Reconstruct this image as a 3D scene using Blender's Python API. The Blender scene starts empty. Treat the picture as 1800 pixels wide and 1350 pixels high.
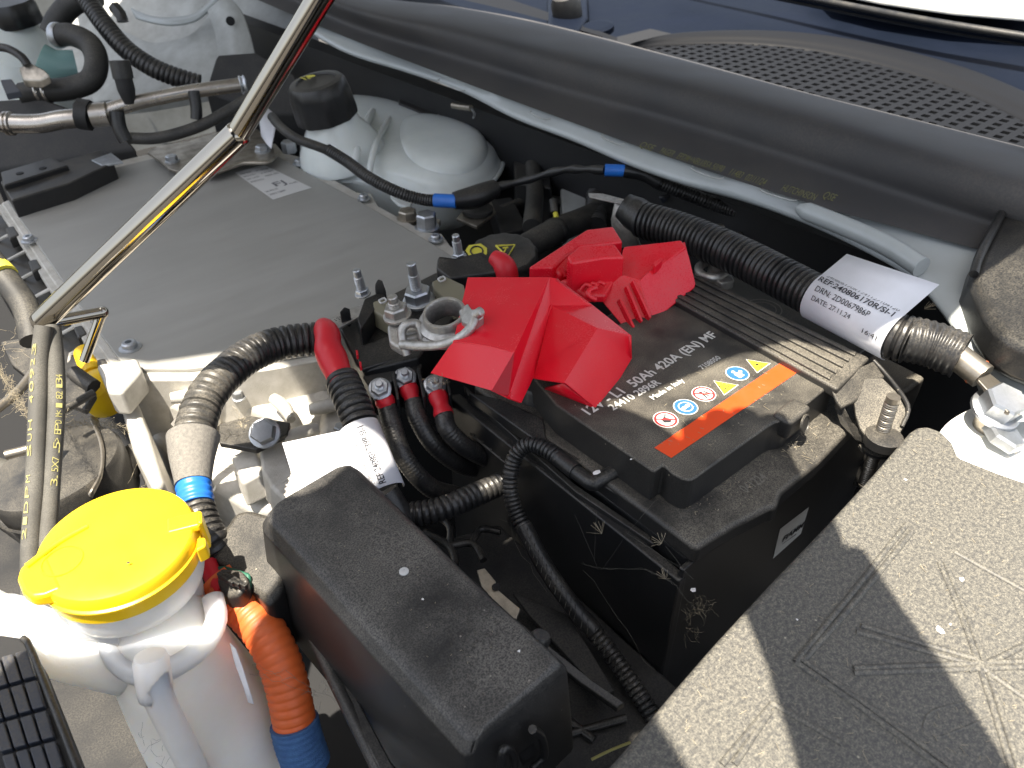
import bpy, bmesh, math, random
from mathutils import Vector as V, Matrix as M
random.seed(7)
S = 0.001                      # everything below is written in millimetres
sc = bpy.context.scene
COL = sc.collection
# ------------------------------------------------------------------ camera
CAM = V((-248.98, -135.90, 300.0)); FPX = 1330.0
def _axes():
    yaw, pitch, roll = [math.radians(a) for a in (48.8, 37.4, -0.4)]
    f = V((math.cos(yaw)*math.cos(pitch), math.sin(yaw)*math.cos(pitch), -math.sin(pitch)))
    r = f.cross(V((0, 0, 1))).normalized(); u = r.cross(f)
    c, s = math.cos(roll), math.sin(roll)
    return c*r+s*u, -s*r+c*u, -f
CR, CU, CB = _axes()
cd = bpy.data.cameras.new('camera'); cam = bpy.data.objects.new('camera', cd); COL.objects.link(cam)
cam.matrix_world = M(((CR.x, CU.x, CB.x, CAM.x*S), (CR.y, CU.y, CB.y, CAM.y*S), (CR.z, CU.z, CB.z, CAM.z*S), (0, 0, 0, 1)))
cd.sensor_width = 36; cd.lens = 36*FPX/1800; cd.clip_start = 0.01; cd.clip_end = 60
cd.dof.use_dof = True; cd.dof.focus_distance = 0.46; cd.dof.aperture_fstop = 15
sc.camera = cam
# ------------------------------------------------------------------ light
SUN_EL, SUN_AZ = math.radians(74), math.radians(188)      # towards the sun
SUN = V((math.cos(SUN_EL)*math.cos(SUN_AZ), math.cos(SUN_EL)*math.sin(SUN_AZ), math.sin(SUN_EL)))
w = bpy.data.worlds.new('World'); sc.world = w; w.use_nodes = True
nt = w.node_tree; bg = nt.nodes['Background']
sky = nt.nodes.new('ShaderNodeTexSky'); sky.sky_type = 'NISHITA'; sky.sun_disc = False
sky.sun_elevation = SUN_EL; sky.sun_rotation = math.pi/2-SUN_AZ
sky.ozone_density = .4; sky.dust_density = 2.5
hs = nt.nodes.new('ShaderNodeHueSaturation'); hs.inputs['Saturation'].default_value = .45
nt.links.new(sky.outputs[0], hs.inputs['Color']); nt.links.new(hs.outputs[0], bg.inputs[0]); bg.inputs[1].default_value = 0.08
sd = bpy.data.lights.new('sun', 'SUN'); sd.energy = 4.2; sd.angle = math.radians(0.5); sd.color = (1, .91, .77)
so = bpy.data.objects.new('sun', sd); COL.objects.link(so); so.rotation_euler = SUN.to_track_quat('Z', 'Y').to_euler()
sc.view_settings.view_transform = 'Standard'; sc.view_settings.look = 'None'
sc.view_settings.exposure = 1.85; sc.view_settings.gamma = 1
# ------------------------------------------------------------------ where things stand
def _ray(px, py): return (CR*(px-900)+CU*(675-py)-CB*FPX)/FPX
def W(px, py, z=0.0):
    d = _ray(px, py); return CAM+d*((z-CAM.z)/d.z)
def WX(px, py, x):
    d = _ray(px, py); return CAM+d*((x-CAM.x)/d.x)
def WY(px, py, y):
    d = _ray(px, py); return CAM+d*((y-CAM.y)/d.y)
def WD(px, py, dist): return CAM+_ray(px, py)*dist
def WL(l): return [W(*p) for p in l]
# ------------------------------------------------------------------ materials
def pbr(name, col, rough=.5, metal=0, spec=.5, coat=0, trans=0, sss=0, sssr=.01, aniso=0):
    m = bpy.data.materials.new(name); m.use_nodes = True; b = m.node_tree.nodes['Principled BSDF']
    b.inputs['Base Color'].default_value = (*col, 1); b.inputs['Roughness'].default_value = rough
    b.inputs['Metallic'].default_value = metal; b.inputs['Specular IOR Level'].default_value = spec
    b.inputs['Coat Weight'].default_value = coat; b.inputs['Transmission Weight'].default_value = trans
    b.inputs['Subsurface Weight'].default_value = sss; b.inputs['Subsurface Scale'].default_value = sssr; b.inputs['Subsurface Radius'].default_value = (1, .85, .66)
    return m
def nn(m, t, **kw):
    n = m.node_tree.nodes.new(t)
    for k, v in kw.items(): setattr(n, k, v)
    return n
def noise(m, scale, detail=4, rough=.6, stretch=None):
    g = nn(m, 'ShaderNodeNewGeometry'); n = nn(m, 'ShaderNodeTexNoise')
    n.inputs['Scale'].default_value = scale; n.inputs['Detail'].default_value = detail; n.inputs['Roughness'].default_value = rough
    if stretch:
        mp = nn(m, 'ShaderNodeMapping'); mp.inputs['Scale'].default_value = stretch[0]; mp.inputs['Rotation'].default_value = stretch[1]
        m.node_tree.links.new(g.outputs['Position'], mp.inputs['Vector']); m.node_tree.links.new(mp.outputs[0], n.inputs['Vector'])
    else: m.node_tree.links.new(g.outputs['Position'], n.inputs['Vector'])
    return n
def ramp(m, src, stops):
    r = nn(m, 'ShaderNodeValToRGB'); e = r.color_ramp.elements
    e[0].position, e[0].color = stops[0][0], (*[stops[0][1]]*3, 1)
    e[1].position, e[1].color = stops[-1][0], (*[stops[-1][1]]*3, 1)
    for p, v in stops[1:-1]:
        k = e.new(p); k.color = (v, v, v, 1)
    m.node_tree.links.new(src, r.inputs[0]); return r.outputs[0]
def mul(m, a, b, op='MULTIPLY'):
    n = nn(m, 'ShaderNodeMath', operation=op); n.use_clamp = True
    for i, s in enumerate((a, b)):
        if isinstance(s, (int, float)): n.inputs[i].default_value = s
        else: m.node_tree.links.new(s, n.inputs[i])
    return n.outputs[0]
def dusty(name, col, rough=.42, dust=(.30, .27, .215), amt=.8, fine=900, patch=28, flecks=True, spec=.5, metal=0, up=True, grain=.12, cover=.5, coat=0):
    """a surface with settled dust: fine grain, patches, pale flecks, more of it on faces that look up"""
    m = pbr(name, col, rough, metal, spec, coat); L = m.node_tree.links; b = m.node_tree.nodes['Principled BSDF']
    f = ramp(m, noise(m, fine, 3, .65).outputs[0], [(.40, 0), (.62, 1)])
    p = ramp(m, noise(m, patch, 5, .6).outputs[0], [(.36, .15), (.64, 1)])
    k = mul(m, f, p)
    base = mul(m, p, cover*.35)
    k = mul(m, k, base, 'ADD')
    if up:
        g = nn(m, 'ShaderNodeNewGeometry'); s = nn(m, 'ShaderNodeSeparateXYZ'); L.new(g.outputs['Normal'], s.inputs[0])
        k = mul(m, k, ramp(m, s.outputs['Z'], [(.0, .16), (.75, 1)]))
    k = mul(m, k, amt)
    if flecks:
        v = nn(m, 'ShaderNodeTexVoronoi'); v.inputs['Scale'].default_value = 170; gg = nn(m, 'ShaderNodeNewGeometry'); L.new(gg.outputs['Position'], v.inputs['Vector'])
        fk = ramp(m, v.outputs['Distance'], [(.06, 1), (.10, 0)])
        sel = ramp(m, noise(m, 95, 1).outputs[0], [(.60, 0), (.62, 1)])
        k = mul(m, k, mul(m, fk, sel), 'ADD')
    mx = nn(m, 'ShaderNodeMixRGB'); mx.inputs[1].default_value = (*col, 1); mx.inputs[2].default_value = (*dust, 1)
    L.new(k, mx.inputs[0]); L.new(mx.outputs[0], b.inputs['Base Color'])
    rr = nn(m, 'ShaderNodeMapRange'); rr.inputs[3].default_value = rough; rr.inputs[4].default_value = .95
    L.new(k, rr.inputs[0]); L.new(rr.outputs[0], b.inputs['Roughness'])
    bp = nn(m, 'ShaderNodeBump'); bp.inputs['Strength'].default_value = grain; bp.inputs['Distance'].default_value = .0006
    L.new(noise(m, 1400, 2).outputs[0], bp.inputs['Height']); L.new(bp.outputs[0], b.inputs['Normal'])
    return m
def mottle(name, col, col2, rough=.4, metal=0, scale=40, stretch=None, r2=None, bump=.1, bscale=900, **kw):
    m = pbr(name, col, rough, metal, **kw); L = m.node_tree.links; b = m.node_tree.nodes['Principled BSDF']
    k = ramp(m, noise(m, scale, 6, .65, stretch).outputs[0], [(.35, 0), (.68, 1)])
    mx = nn(m, 'ShaderNodeMixRGB'); mx.inputs[1].default_value = (*col, 1); mx.inputs[2].default_value = (*col2, 1)
    L.new(k, mx.inputs[0]); L.new(mx.outputs[0], b.inputs['Base Color'])
    rr = nn(m, 'ShaderNodeMapRange'); rr.inputs[3].default_value = rough; rr.inputs[4].default_value = r2 if r2 else min(1, rough+.15)
    L.new(k, rr.inputs[0]); L.new(rr.outputs[0], b.inputs['Roughness'])
    if bump:
        bp = nn(m, 'ShaderNodeBump'); bp.inputs['Strength'].default_value = bump; bp.inputs['Distance'].default_value = .0008
        L.new(noise(m, bscale, 3).outputs[0], bp.inputs['Height']); L.new(bp.outputs[0], b.inputs['Normal'])
    return m
MT = dict(
 black=dusty('black_plastic', (.012, .0125, .014), .36, amt=.34, fine=1500, cover=.5),
 lid=dusty('battery_lid_plastic', (.014, .0142, .015), .40, amt=.62, fine=1500, cover=.5, patch=20),
 clean=dusty('clean_black_plastic', (.010, .0108, .0125), .34, amt=.22, flecks=False, cover=.3),
 cover=dusty('fuse_box_plastic', (.012, .0128, .0145), .36, dust=(.27, .25, .22), amt=.55, fine=1300, patch=19, cover=.4),
 dirty=dusty('dirty_cover_plastic', (.050, .050, .050), .45, dust=(.34, .315, .25), amt=.48, fine=1200, patch=480, cover=.7, grain=.3),
 rubber=dusty('seal_rubber', (.050, .050, .053), .62, dust=(.12, .11, .10), amt=.45, fine=500, patch=12, flecks=False, up=False, cover=1.2),
 hose=dusty('rubber_hose', (.018, .018, .018), .55, dust=(.24, .22, .18), amt=.35, flecks=False, cover=.6, patch=40),
 oldhose=dusty('dusty_rubber_hose', (.05, .049, .045), .7, dust=(.20, .19, .165), amt=.45, fine=1500, cover=1.4, patch=30, flecks=False, up=False),
 conduit=dusty('corrugated_conduit', (.016, .0165, .018), .30, dust=(.30, .27, .22), amt=.25, flecks=False, cover=.25, patch=50),
 conduitd=dusty('dusty_corrugated_conduit', (.030, .029, .027), .36, dust=(.30, .27, .22), amt=.42, flecks=False, cover=1.0, patch=60),
 red=dusty('red_plastic', (.80, .007, .026), .25, dust=(.50, .22, .20), amt=.24, fine=1000, patch=45, cover=.5, grain=.05, flecks=False),
 redb=pbr('red_rubber', (.58, .012, .025), .42, sss=.15, sssr=.002),
 alu=mottle('aluminium_plate', (.33, .325, .305), (.375, .37, .35), .52, .35, 9, ((1, 6, 1), (0, 0, .25)), bump=.05),
 cast=mottle('cast_aluminium', (.62, .60, .56), (.48, .46, .41), .55, .45, 60, bump=.5, bscale=1200),
 steel=mottle('dull_steel', (.42, .38, .32), (.22, .20, .17), .34, .9, 70, bump=.1),
 zinc=mottle('zinc_plated', (.55, .57, .60), (.38, .40, .42), .30, .9, 90, bump=.1),
 lead=mottle('tinned_terminal', (.58, .565, .54), (.34, .33, .31), .36, .85, 130, bump=.5, bscale=700),
 chrome=pbr('chrome', (.42, .385, .33), .12, 1),
 pipe=mottle('bright_pipe', (.50, .47, .43), (.30, .27, .24), .22, .95, 30, bump=.04),
 body=mottle('body_paint', (.44, .475, .48), (.40, .43, .43), .28, 0, 20, bump=.03, coat=.5),
 bodyd=mottle('dusty_body_paint', (.50, .52, .51), (.34, .345, .33), .45, 0, 18, bump=.08),
 white=mottle('white_body_paint', (.80, .80, .77), (.72, .72, .68), .30, 0, 14, bump=.03, coat=.4),
 milky=mottle('milky_plastic', (.93, .89, .83), (.88, .83, .76), .30, 0, 30, bump=.05, sss=.9, sssr=.05),
 tank=mottle('translucent_tank', (.80, .84, .82), (.66, .71, .70), .12, 0, 9, bump=.02, sss=.3, sssr=.02, trans=.12),
 tankfill=pbr('coolant_tint', (.22, .37, .36), .22, sss=.2),
 yellow=mottle('yellow_plastic', (.93, .62, .015), (.90, .56, .012), .30, 0, 40, bump=.05, sss=.12, sssr=.006),
 yellowprint=pbr('yellow_print', (.68, .62, .07), .6),
 dimyellow=pbr('faint_yellow_print', (.12, .118, .045), .7),
 hoseprint=pbr('hose_print', (.36, .33, .12), .7),
 orange=mottle('orange_conduit', (.70, .125, .024), (.62, .13, .035), .38, 0, 60, bump=.08),
 bluetape=mottle('blue_tape', (.02, .17, .62), (.02, .13, .50), .32, 0, 60, bump=.08),
 blueweave=mottle('blue_cloth_tape', (.035, .10, .26), (.06, .15, .33), .75, 0, 300, bump=.7, bscale=1500),
 greytape=mottle('grey_cloth_tape', (.15, .142, .13), (.24, .225, .20), .85, 0, 500, bump=.8, bscale=1800),
 label=mottle('label_vinyl', (.74, .75, .80), (.68, .69, .73), .36, 0, 40, bump=.03),
 sticker=pbr('silver_sticker', (.58, .58, .57), .38),
 ink=pbr('black_ink', (.02, .02, .025), .6), greyink=pbr('grey_ink', (.16, .16, .17), .6),
 print=pbr('pale_print', (.60, .60, .57), .6), dustprint=pbr('dusty_emboss', (.17, .16, .14), .8),
 ored=mottle('orange_red_sticker', (.86, .075, .012), (.80, .085, .02), .32, 0, 60, bump=.03),
 iconred=pbr('icon_red', (.70, .03, .03), .4), iconblue=pbr('icon_blue', (.03, .12, .60), .4), iconyel=pbr('icon_yellow', (.85, .72, .03), .4), iconwhite=pbr('icon_white', (.70, .70, .68), .4),
 green=pbr('green_seal', (.02, .12, .075), .5), paper=pbr('clear_fuse_cap', (.30, .28, .20), .25, trans=.35),
 bluep=mottle('blue_black_gloss', (.004, .0065, .013), (.005, .008, .017), .5, 0, 10, bump=.02, spec=.08),
 bluegrey=dusty('blue_grey_plastic', (.022, .028, .042), .45, dust=(.12, .10, .07), amt=.4, cover=.7, flecks=False),  # base lowered to put the ribbed plate's shade into its colour
 fibre=pbr('plant_fibre', (.36, .31, .22), .8), web=pbr('spider_silk', (.20, .19, .165), .7), petal=pbr('white_petal', (.85, .83, .82), .6), rust=pbr('rust_mark', (.35, .08, .02), .8),
 deep=pbr('shade_black_plastic', (.0045, .005, .0065), .62, spec=.22),  # near black: the shade over the scuttle is put into the grille's colour
 redf=dusty('clean_red_plastic', (.80, .006, .024), .22, dust=(.60, .22, .2), amt=.10, fine=1000, patch=30, cover=.5, grain=.04, flecks=False),
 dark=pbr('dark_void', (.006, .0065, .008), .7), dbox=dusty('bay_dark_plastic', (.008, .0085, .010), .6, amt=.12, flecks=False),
 skin=pbr('skin', (.5, .3, .22), .5), cloth=pbr('cloth', (.05, .06, .09), .9), glassblk=pbr('phone_black', (.01, .01, .012), .1), rd=pbr('reddish_print', (.6, .2, .28), .5),
)
# ------------------------------------------------------------------ builders
def tag(o, label=None, cat=None, group=None, kind=None):
    for k, v in (('label', label), ('category', cat), ('group', group), ('kind', kind)):
        if v: o[k] = v
    return o
def thing(name, label, cat, loc, group=None, kind=None):
    o = bpy.data.objects.new(name, None); COL.objects.link(o); o.location = V(loc)*S; o.empty_display_size = .01
    return tag(o, label, cat, group, kind)
def wloc(o):
    p = V((0, 0, 0))
    while o: p += V(o.location)/S; o = o.parent
    return p
def mk(name, verts, faces, mat, parent=None, bevel=0, seg=2, solid=0, sub=0, flat=False, angle=38, loc=None, label=None):
    verts = [V(v) for v in verts]
    c = V(loc) if loc is not None else sum(verts, V((0, 0, 0)))/len(verts)
    me = bpy.data.meshes.new(name); me.from_pydata([(v-c)*S for v in verts], [], faces)
    bm = bmesh.new(); bm.from_mesh(me); bmesh.ops.recalc_face_normals(bm, faces=bm.faces); bm.to_mesh(me); bm.free()
    me.materials.append(MT[mat] if isinstance(mat, str) else mat)
    o = bpy.data.objects.new(name, me); COL.objects.link(o)
    if parent: o.parent = parent
    o.location = (c-(wloc(parent) if parent else V((0, 0, 0))))*S
    if not flat:
        me.shade_smooth()
        if not bevel and not sub: me.set_sharp_from_angle(angle=math.radians(angle))
    if solid:
        m = o.modifiers.new('shell', 'SOLIDIFY'); m.thickness = solid*S; m.offset = -1
    if sub:
        m = o.modifiers.new('smooth', 'SUBSURF'); m.levels = m.render_levels = sub
    if bevel:
        m = o.modifiers.new('edges', 'BEVEL'); m.width = bevel*S; m.segments = seg; m.limit_method = 'ANGLE'; m.angle_limit = math.radians(28); m.harden_normals = True
    if label: o['label'] = label
    return o
def prism(name, top, mat, parent=None, h=10, down=V((0, 0, -1)), taper=0, bevel=1, seg=2, **kw):
    """a solid under an outline: top is a list of points, sides go down by h, spreading by taper"""
    top = [V(p) for p in top]; n = len(top); c = sum(top, V((0, 0, 0)))/n
    bot = []
    for p in top:
        d = p-c; d.z = 0
        bot.append(p+V(down)*h+(d.normalized()*taper if d.length else V((0, 0, 0))))
    return mk(name, top+bot, [list(range(n)), list(range(2*n-1, n-1, -1))]+[[i, i+n, (i+1) % n+n, (i+1) % n] for i in range(n)], mat, parent, bevel=bevel, seg=seg, **kw)
def box(name, c, size, mat, parent=None, rz=0, bevel=.6, R=None, **kw):
    R = R or M.Rotation(rz, 3, 'Z'); hx, hy, hz = [s/2 for s in size]; c = V(c)
    vs = [c+R@V((a*hx, b*hy, d*hz)) for d in (1, -1) for a, b in ((-1, -1), (1, -1), (1, 1), (-1, 1))]
    return mk(name, vs, [[0, 1, 2, 3], [7, 6, 5, 4]]+[[i, i+4, (i+1) % 4+4, (i+1) % 4] for i in range(4)], mat, parent, bevel=bevel, **kw)
def spline(pts, step=4.0):
    pts = [V(p) for p in pts]; out = []
    if len(pts) == 2:
        n = max(1, int((pts[1]-pts[0]).length/step)); return [pts[0].lerp(pts[1], i/n) for i in range(n+1)]
    P = [pts[0]*2-pts[1]]+pts+[pts[-1]*2-pts[-2]]
    for i in range(1, len(P)-2):
        n = max(2, int((P[i+1]-P[i]).length/step))
        for k in range(n):
            t = k/n; a, b, c, d = P[i-1], P[i], P[i+1], P[i+2]
            out.append(.5*((2*b)+(c-a)*t+(2*a-5*b+4*c-d)*t*t+(3*b-a-3*c+d)*t**3))
    out.append(pts[-1]); return out
def sweep(name, pts, r, mat, parent=None, seg=16, step=4, cap=True, raw=False, flatten=None, **kw):
    path = pts if raw else spline(pts, step); L = [0]
    for a, b in zip(path, path[1:]): L.append(L[-1]+(b-a).length)
    vs, fs = [], []; t = (path[1]-path[0]).normalized(); u = t.orthogonal().normalized()
    for i, p in enumerate(path):
        a = path[max(0, i-1)]; b = path[min(len(path)-1, i+1)]; t = (b-a).normalized() if (b-a).length else t
        u = (u-t*u.dot(t)).normalized(); v = t.cross(u); rr = r(L[i], L[-1]) if callable(r) else r
        for k in range(seg):
            an = 2*math.pi*k/seg; vs.append(p+(u*math.cos(an)+v*math.sin(an))*rr)
    for i in range(len(path)-1):
        for k in range(seg):
            k2 = (k+1) % seg; fs.append([i*seg+k, i*seg+k2, (i+1)*seg+k2, (i+1)*seg+k])
    if cap: fs.append(list(range(seg))[::-1]); n = (len(path)-1)*seg; fs.append([n+k for k in range(seg)])
    return mk(name, vs, fs, mat, parent, angle=60, **kw)
def ribs(R, pitch, depth, duty=.58):
    def f(s, L):
        t = (s/pitch) % 1
        return R if t < duty else R-depth*math.sin(math.pi*(t-duty)/(1-duty))**.7
    return f
def corr(name, pts, R, mat, parent=None, pitch=4.2, depth=1.6, seg=22, **kw):
    return sweep(name, pts, ribs(R, pitch, depth), mat, parent, seg=seg, step=pitch/7, **kw)
def lathe(name, prof, base, mat, parent=None, axis=V((0, 0, 1)), seg=32, cap=True, rf=None, **kw):
    axis = V(axis).normalized(); u = axis.orthogonal().normalized(); v = axis.cross(u); base = V(base); vs, fs = [], []
    for r, h in prof:
        for k in range(seg):
            a = 2*math.pi*k/seg; q = r*(rf(a, h) if rf else 1); vs.append(base+axis*h+(u*math.cos(a)+v*math.sin(a))*q)
    for i in range(len(prof)-1):
        for k in range(seg):
            k2 = (k+1) % seg; fs.append([i*seg+k, i*seg+k2, (i+1)*seg+k2, (i+1)*seg+k])
    if cap: fs.append(list(range(seg))[::-1]); fs.append([(len(prof)-1)*seg+k for k in range(seg)])
    return mk(name, vs, fs, mat, parent, **kw)
def loft(name, rows, mat, parent=None, solid=0, sub=0, close=False, smooth_n=0, **kw):
    """skin a sheet through rows of points, each row resampled along a smooth curve"""
    n = smooth_n or max(len(r) for r in rows)
    R = []
    for r in rows:
        p = spline(r, 3); L = [0]
        for a, b in zip(p, p[1:]): L.append(L[-1]+(b-a).length)
        row = []; j = 0
        for i in range(n):
            s = L[-1]*i/(n-1)
            while j < len(L)-2 and L[j+1] < s: j += 1
            d = L[j+1]-L[j]; row.append(p[j].lerp(p[j+1], 0 if d == 0 else min(1, (s-L[j])/d)))
        R.append(row)
    if close: R.append(R[0])
    vs = [v for r in R for v in r]
    fs = [[i*n+j, i*n+j+1, (i+1)*n+j+1, (i+1)*n+j] for i in range(len(R)-1) for j in range(n-1)]
    return mk(name, vs, fs, mat, parent, solid=solid, sub=sub, **kw)
def text(body, a, b, nrm, mat, parent, name='lettering', size=None, thick=.12, bold=0, off=.25):
    """print a line of text from a to b (baseline) on the face whose outward normal is nrm"""
    a, b = V(a), V(b); x = (b-a).normalized(); n = V(nrm); n = (n-x*n.dot(x)).normalized(); y = n.cross(x)
    cu = bpy.data.curves.new('t', 'FONT'); cu.body = body; cu.size = 1; cu.offset = bold; cu.resolution_u = 3
    t = bpy.data.objects.new('t', cu); COL.objects.link(t); bpy.context.view_layer.update()
    me = bpy.data.meshes.new_from_object(t); bpy.data.objects.remove(t)
    w = max(v.co.x for v in me.vertices)-min(v.co.x for v in me.vertices); k = (b-a).length/w; ky = size/.7 if size else k
    mn = min(v.co.x for v in me.vertices)
    for v in me.vertices: v.co = (x*((v.co.x-mn)*k)+y*(v.co.y*ky)+n*off)*S
    me.materials.clear(); me.materials.append(MT[mat]); me.name = name
    o = bpy.data.objects.new(name, me); COL.objects.link(o)
    if parent: o.parent = parent
    o.location = (a-(wloc(parent) if parent else V((0, 0, 0))))*S
    return o
def hexprof(r, h, chamf=.8): return [(r, 0), (r, h-chamf), (r*.88, h)]
def bolt(p, r, h, mat, parent, axis=V((0, 0, 1)), name='bolt', washer=True, stud=0, sr=None, label=None):
    p = V(p); axis = V(axis).normalized()
    o = lathe(name, hexprof(r, h, r*.14), p+axis*r*.22, mat, parent, axis, seg=6, angle=20, label=label)
    if washer: lathe('washer', [(r*1.22, 0), (r*1.22, r*.2), (r*1.12, r*.26)], p, mat, o, axis, seg=20)
    if stud:
        sr = sr or r*.5; pitch = max(1.1, sr*.34); pr = [(sr, h*.8)]; z_ = h
        while z_ < stud*.72: pr += [(sr, z_), (sr, z_+pitch*.3), (sr*.80, z_+pitch*.65)]; z_ += pitch
        pr += [(sr*.82, z_), (sr*.82, stud-sr*.2), (sr*.7, stud)]
        lathe('stud', pr, p, mat, o, axis, seg=16, angle=20)
    return o
def screw(p, r, mat, parent, axis=V((0, 0, 1))):
    prof = [(r*1.5, 0), (r*1.5, r*.25), (r, r*.35), (r*.98, r*.95), (r*.8, r*1.15), (r*.45, r*1.15), (r*.42, r*.7), (.01, r*.7)]
    return lathe('screw', prof, p, mat, parent, axis, seg=14)
def fibres(name, specs, mat, r=.16, label=None, cat=None, parent=None, kind='stuff'):
    vs, fs = [], []
    for path in specs:
        path = [V(p) for p in path]; b0 = len(vs)
        for i, p in enumerate(path):
            t = (path[min(i+1, len(path)-1)]-path[max(i-1, 0)]); t = t.normalized() if t.length else V((1, 0, 0)); u = t.orthogonal().normalized(); v = t.cross(u)
            for k in range(3):
                a = 2.094*k; vs.append(p+(u*math.cos(a)+v*math.sin(a))*r)
        for i in range(len(path)-1):
            for k in range(3):
                k2 = (k+1) % 3; fs.append([b0+i*3+k, b0+i*3+k2, b0+(i+1)*3+k2, b0+(i+1)*3+k])
    o = mk(name, vs, fs, mat, parent)
    if cat: tag(o, label, cat)
    if kind: o['kind'] = kind
    return o
UP = V((0, 0, 1))
# ================================================================== THE SETTING
def st(o): o['kind'] = 'structure'; return o
g = mk('ground', [(-6000, -6000, -900), (6000, -6000, -900), (6000, 6000, -900), (-6000, 6000, -900)], [[0, 1, 2, 3]],
   mottle('asphalt', (.07, .068, .065), (.045, .045, .045), .9, 0, 30, bump=.3)); st(g)
box('bay_floor', (180, 500, -345), (1150, 2600, 20), 'dark', bevel=0)['kind'] = 'structure'
def wallbox(name, c, s, m): st(box(name, c, s, m, bevel=0))
wallbox('bulkhead', (372, 560, -168), (30, 1900, 330), 'dbox')
wallbox('far_inner_wing', (60, 1760, -60), (1100, 30, 560), 'bodyd')
wallbox('near_inner_wing', (150, -330, -240), (1100, 20, 300), 'bodyd')
wallbox('front_crossmember', (-400, 500, -250), (30, 2200, 220), 'dbox')
# painted cowl flange in front of the rubber seal
FL = [(520, 40, 36), (600, 86, 33), (700, 118, 30), (800, 152, 30), (900, 202, 30), (1000, 240, 30), (1100, 283, 30), (1200, 318, 30), (1300, 345, 30), (1400, 380, 30), (1500, 425, 30), (1600, 482, 28), (1660, 550, 24), (1700, 612, 18), (1735, 665, 12), (1780, 740, 6)]
FM = [(p[0]+6, p[1]-12, p[2]+5) for p in FL[:9]]+[(1412, 362, 36), (1540, 404, 36), (1640, 452, 34), (1700, 520, 30), (1748, 590, 24), (1790, 660, 18), (1850, 740, 10)]
FT = [(520, 0, 48), (600, 58, 44), (700, 92, 42), (800, 135, 42), (900, 170, 42), (1000, 209, 42), (1100, 246, 42), (1200, 281, 42), (1300, 314, 42), (1430, 356, 42), (1580, 396, 42), (1700, 428, 42), (1790, 470, 40), (1850, 560, 36), (1900, 650, 28), (1950, 760, 16)]
fr = [[V((p.x+12, p.y, p.z-9)) for p in WL(FL)], [V((p.x+2, p.y, p.z-5)) for p in WL(FL)], WL(FL), WL(FM), WL(FT)]
cow = thing('cowl_flange', 'pale painted cowl flange running under the black rubber seal', 'body panel', W(1000, 220, 30), kind='structure'); del cow['category']
loft('flange_sheet', fr, 'body', cow, smooth_n=90, sub=1)
for a, b in (((772, 139), (818, 158)), ((935, 194), (968, 208)), ((1060, 236), (1098, 252)), ((1218, 292), (1272, 312)), ((1340, 330), (1405, 350))):
    p, q = W(*a, 42.5), W(*b, 42.5); d = V((-5.5, 0, -1.0))
    sweep('seam_edge', [p, p+d*.9+(q-p)*.12, q+d*.9-(q-p)*.12, q], .7, 'bodyd', cow, seg=6, step=2)
sweep('pale_sealing_strip', [W(1404, 366, 37), W(1480, 396, 38), W(1560, 432, 38), W(1620, 470, 36)], lambda s, L: 7.5*min(1, .55+s/18), 'body', cow, seg=14)
# strut tower and wing, white paint in full sun
tw = thing('strut_tower', 'white painted strut tower in full sun behind the right cover', 'body panel', W(1760, 760, -10), kind='structure'); del tw['category']
loft('tower_sheet', [WL([(1590, 850, -40), (1632, 790, -22), (1650, 762, -8), (1672, 738, -6), (1720, 712, -6), (1790, 680, -6), (1900, 640, -6)]),
     WL([(1600, 900, -40), (1660, 830, -18), (1690, 800, -8), (1740, 770, -8), (1790, 750, -8), (1850, 730, -8), (1950, 700, -8)]),
     WL([(1640, 960, -40), (1690, 900, -30), (1740, 880, -14), (1800, 860, -14), (1850, 840, -14), (1900, 820, -14), (2000, 800, -14)])], 'white', tw, smooth_n=24, sub=1)
loft('tower_flank', [WL([(1632, 790, -22), (1650, 762, -8), (1672, 738, -6), (1720, 712, -6), (1790, 680, -6)]), [p+V((10, 6, -60)) for p in WL([(1632, 790, -22), (1650, 762, -8), (1672, 738, -6), (1720, 712, -6), (1790, 680, -6)])]], 'white', tw, smooth_n=14)
loft('wing_return', [WL([(1700, 620, 14), (1735, 672, 8), (1775, 735, 2)]), WL([(1708, 655, -18), (1725, 700, -20), (1745, 760, -22)])], 'white', tw, smooth_n=10)
# rubber bonnet seal
seal = thing('bonnet_seal', 'long black rubber seal with faint yellow print along the cowl', 'seal', W(1200, 240, 45))
s0 = [(430, -10, 46), (600, 62, 44), (800, 139, 43), (1000, 213, 43), (1200, 285, 43), (1430, 360, 43), (1580, 401, 43), (1745, 446, 43), (1830, 476, 43)]
s1 = [(430, -40, 47), (600, 40, 46), (800, 103, 45), (1000, 165, 45), (1200, 222, 45), (1430, 294, 45), (1580, 342, 45), (1760, 398, 45), (1850, 425, 45)]
s2 = [(430, -52, 56), (600, 30, 56), (800, 92, 56), (1000, 152, 56), (1200, 208, 56), (1430, 280, 56), (1580, 328, 56), (1765, 388, 56), (1850, 412, 56)]
s3 = [(430, -70, 78), (600, 14, 78), (800, 60, 80), (1000, 112, 80), (1200, 160, 80), (1430, 222, 80), (1580, 268, 80), (1775, 330, 80), (1860, 350, 80)]
s3b = [(430, -80, 80), (600, 2, 84), (800, 38, 86), (1000, 85, 86), (1200, 130, 86), (1430, 190, 86), (1580, 236, 86), (1785, 296, 86), (1870, 315, 86)]
s4 = [(430, -90, 66), (600, -14, 66), (800, 16, 66), (950, 44, 66), (1180, 103, 66), (1400, 163, 66), (1580, 208, 66), (1795, 262, 66), (1880, 285, 66)]
s5 = [(p[0]+4, p[1]-4, 40) for p in s4]
loft('seal_body', [WL(s0), WL(s1), WL(s2), WL(s3), WL(s3b), WL(s4), WL(s5)], 'rubber', seal, smooth_n=60, sub=2)
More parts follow.
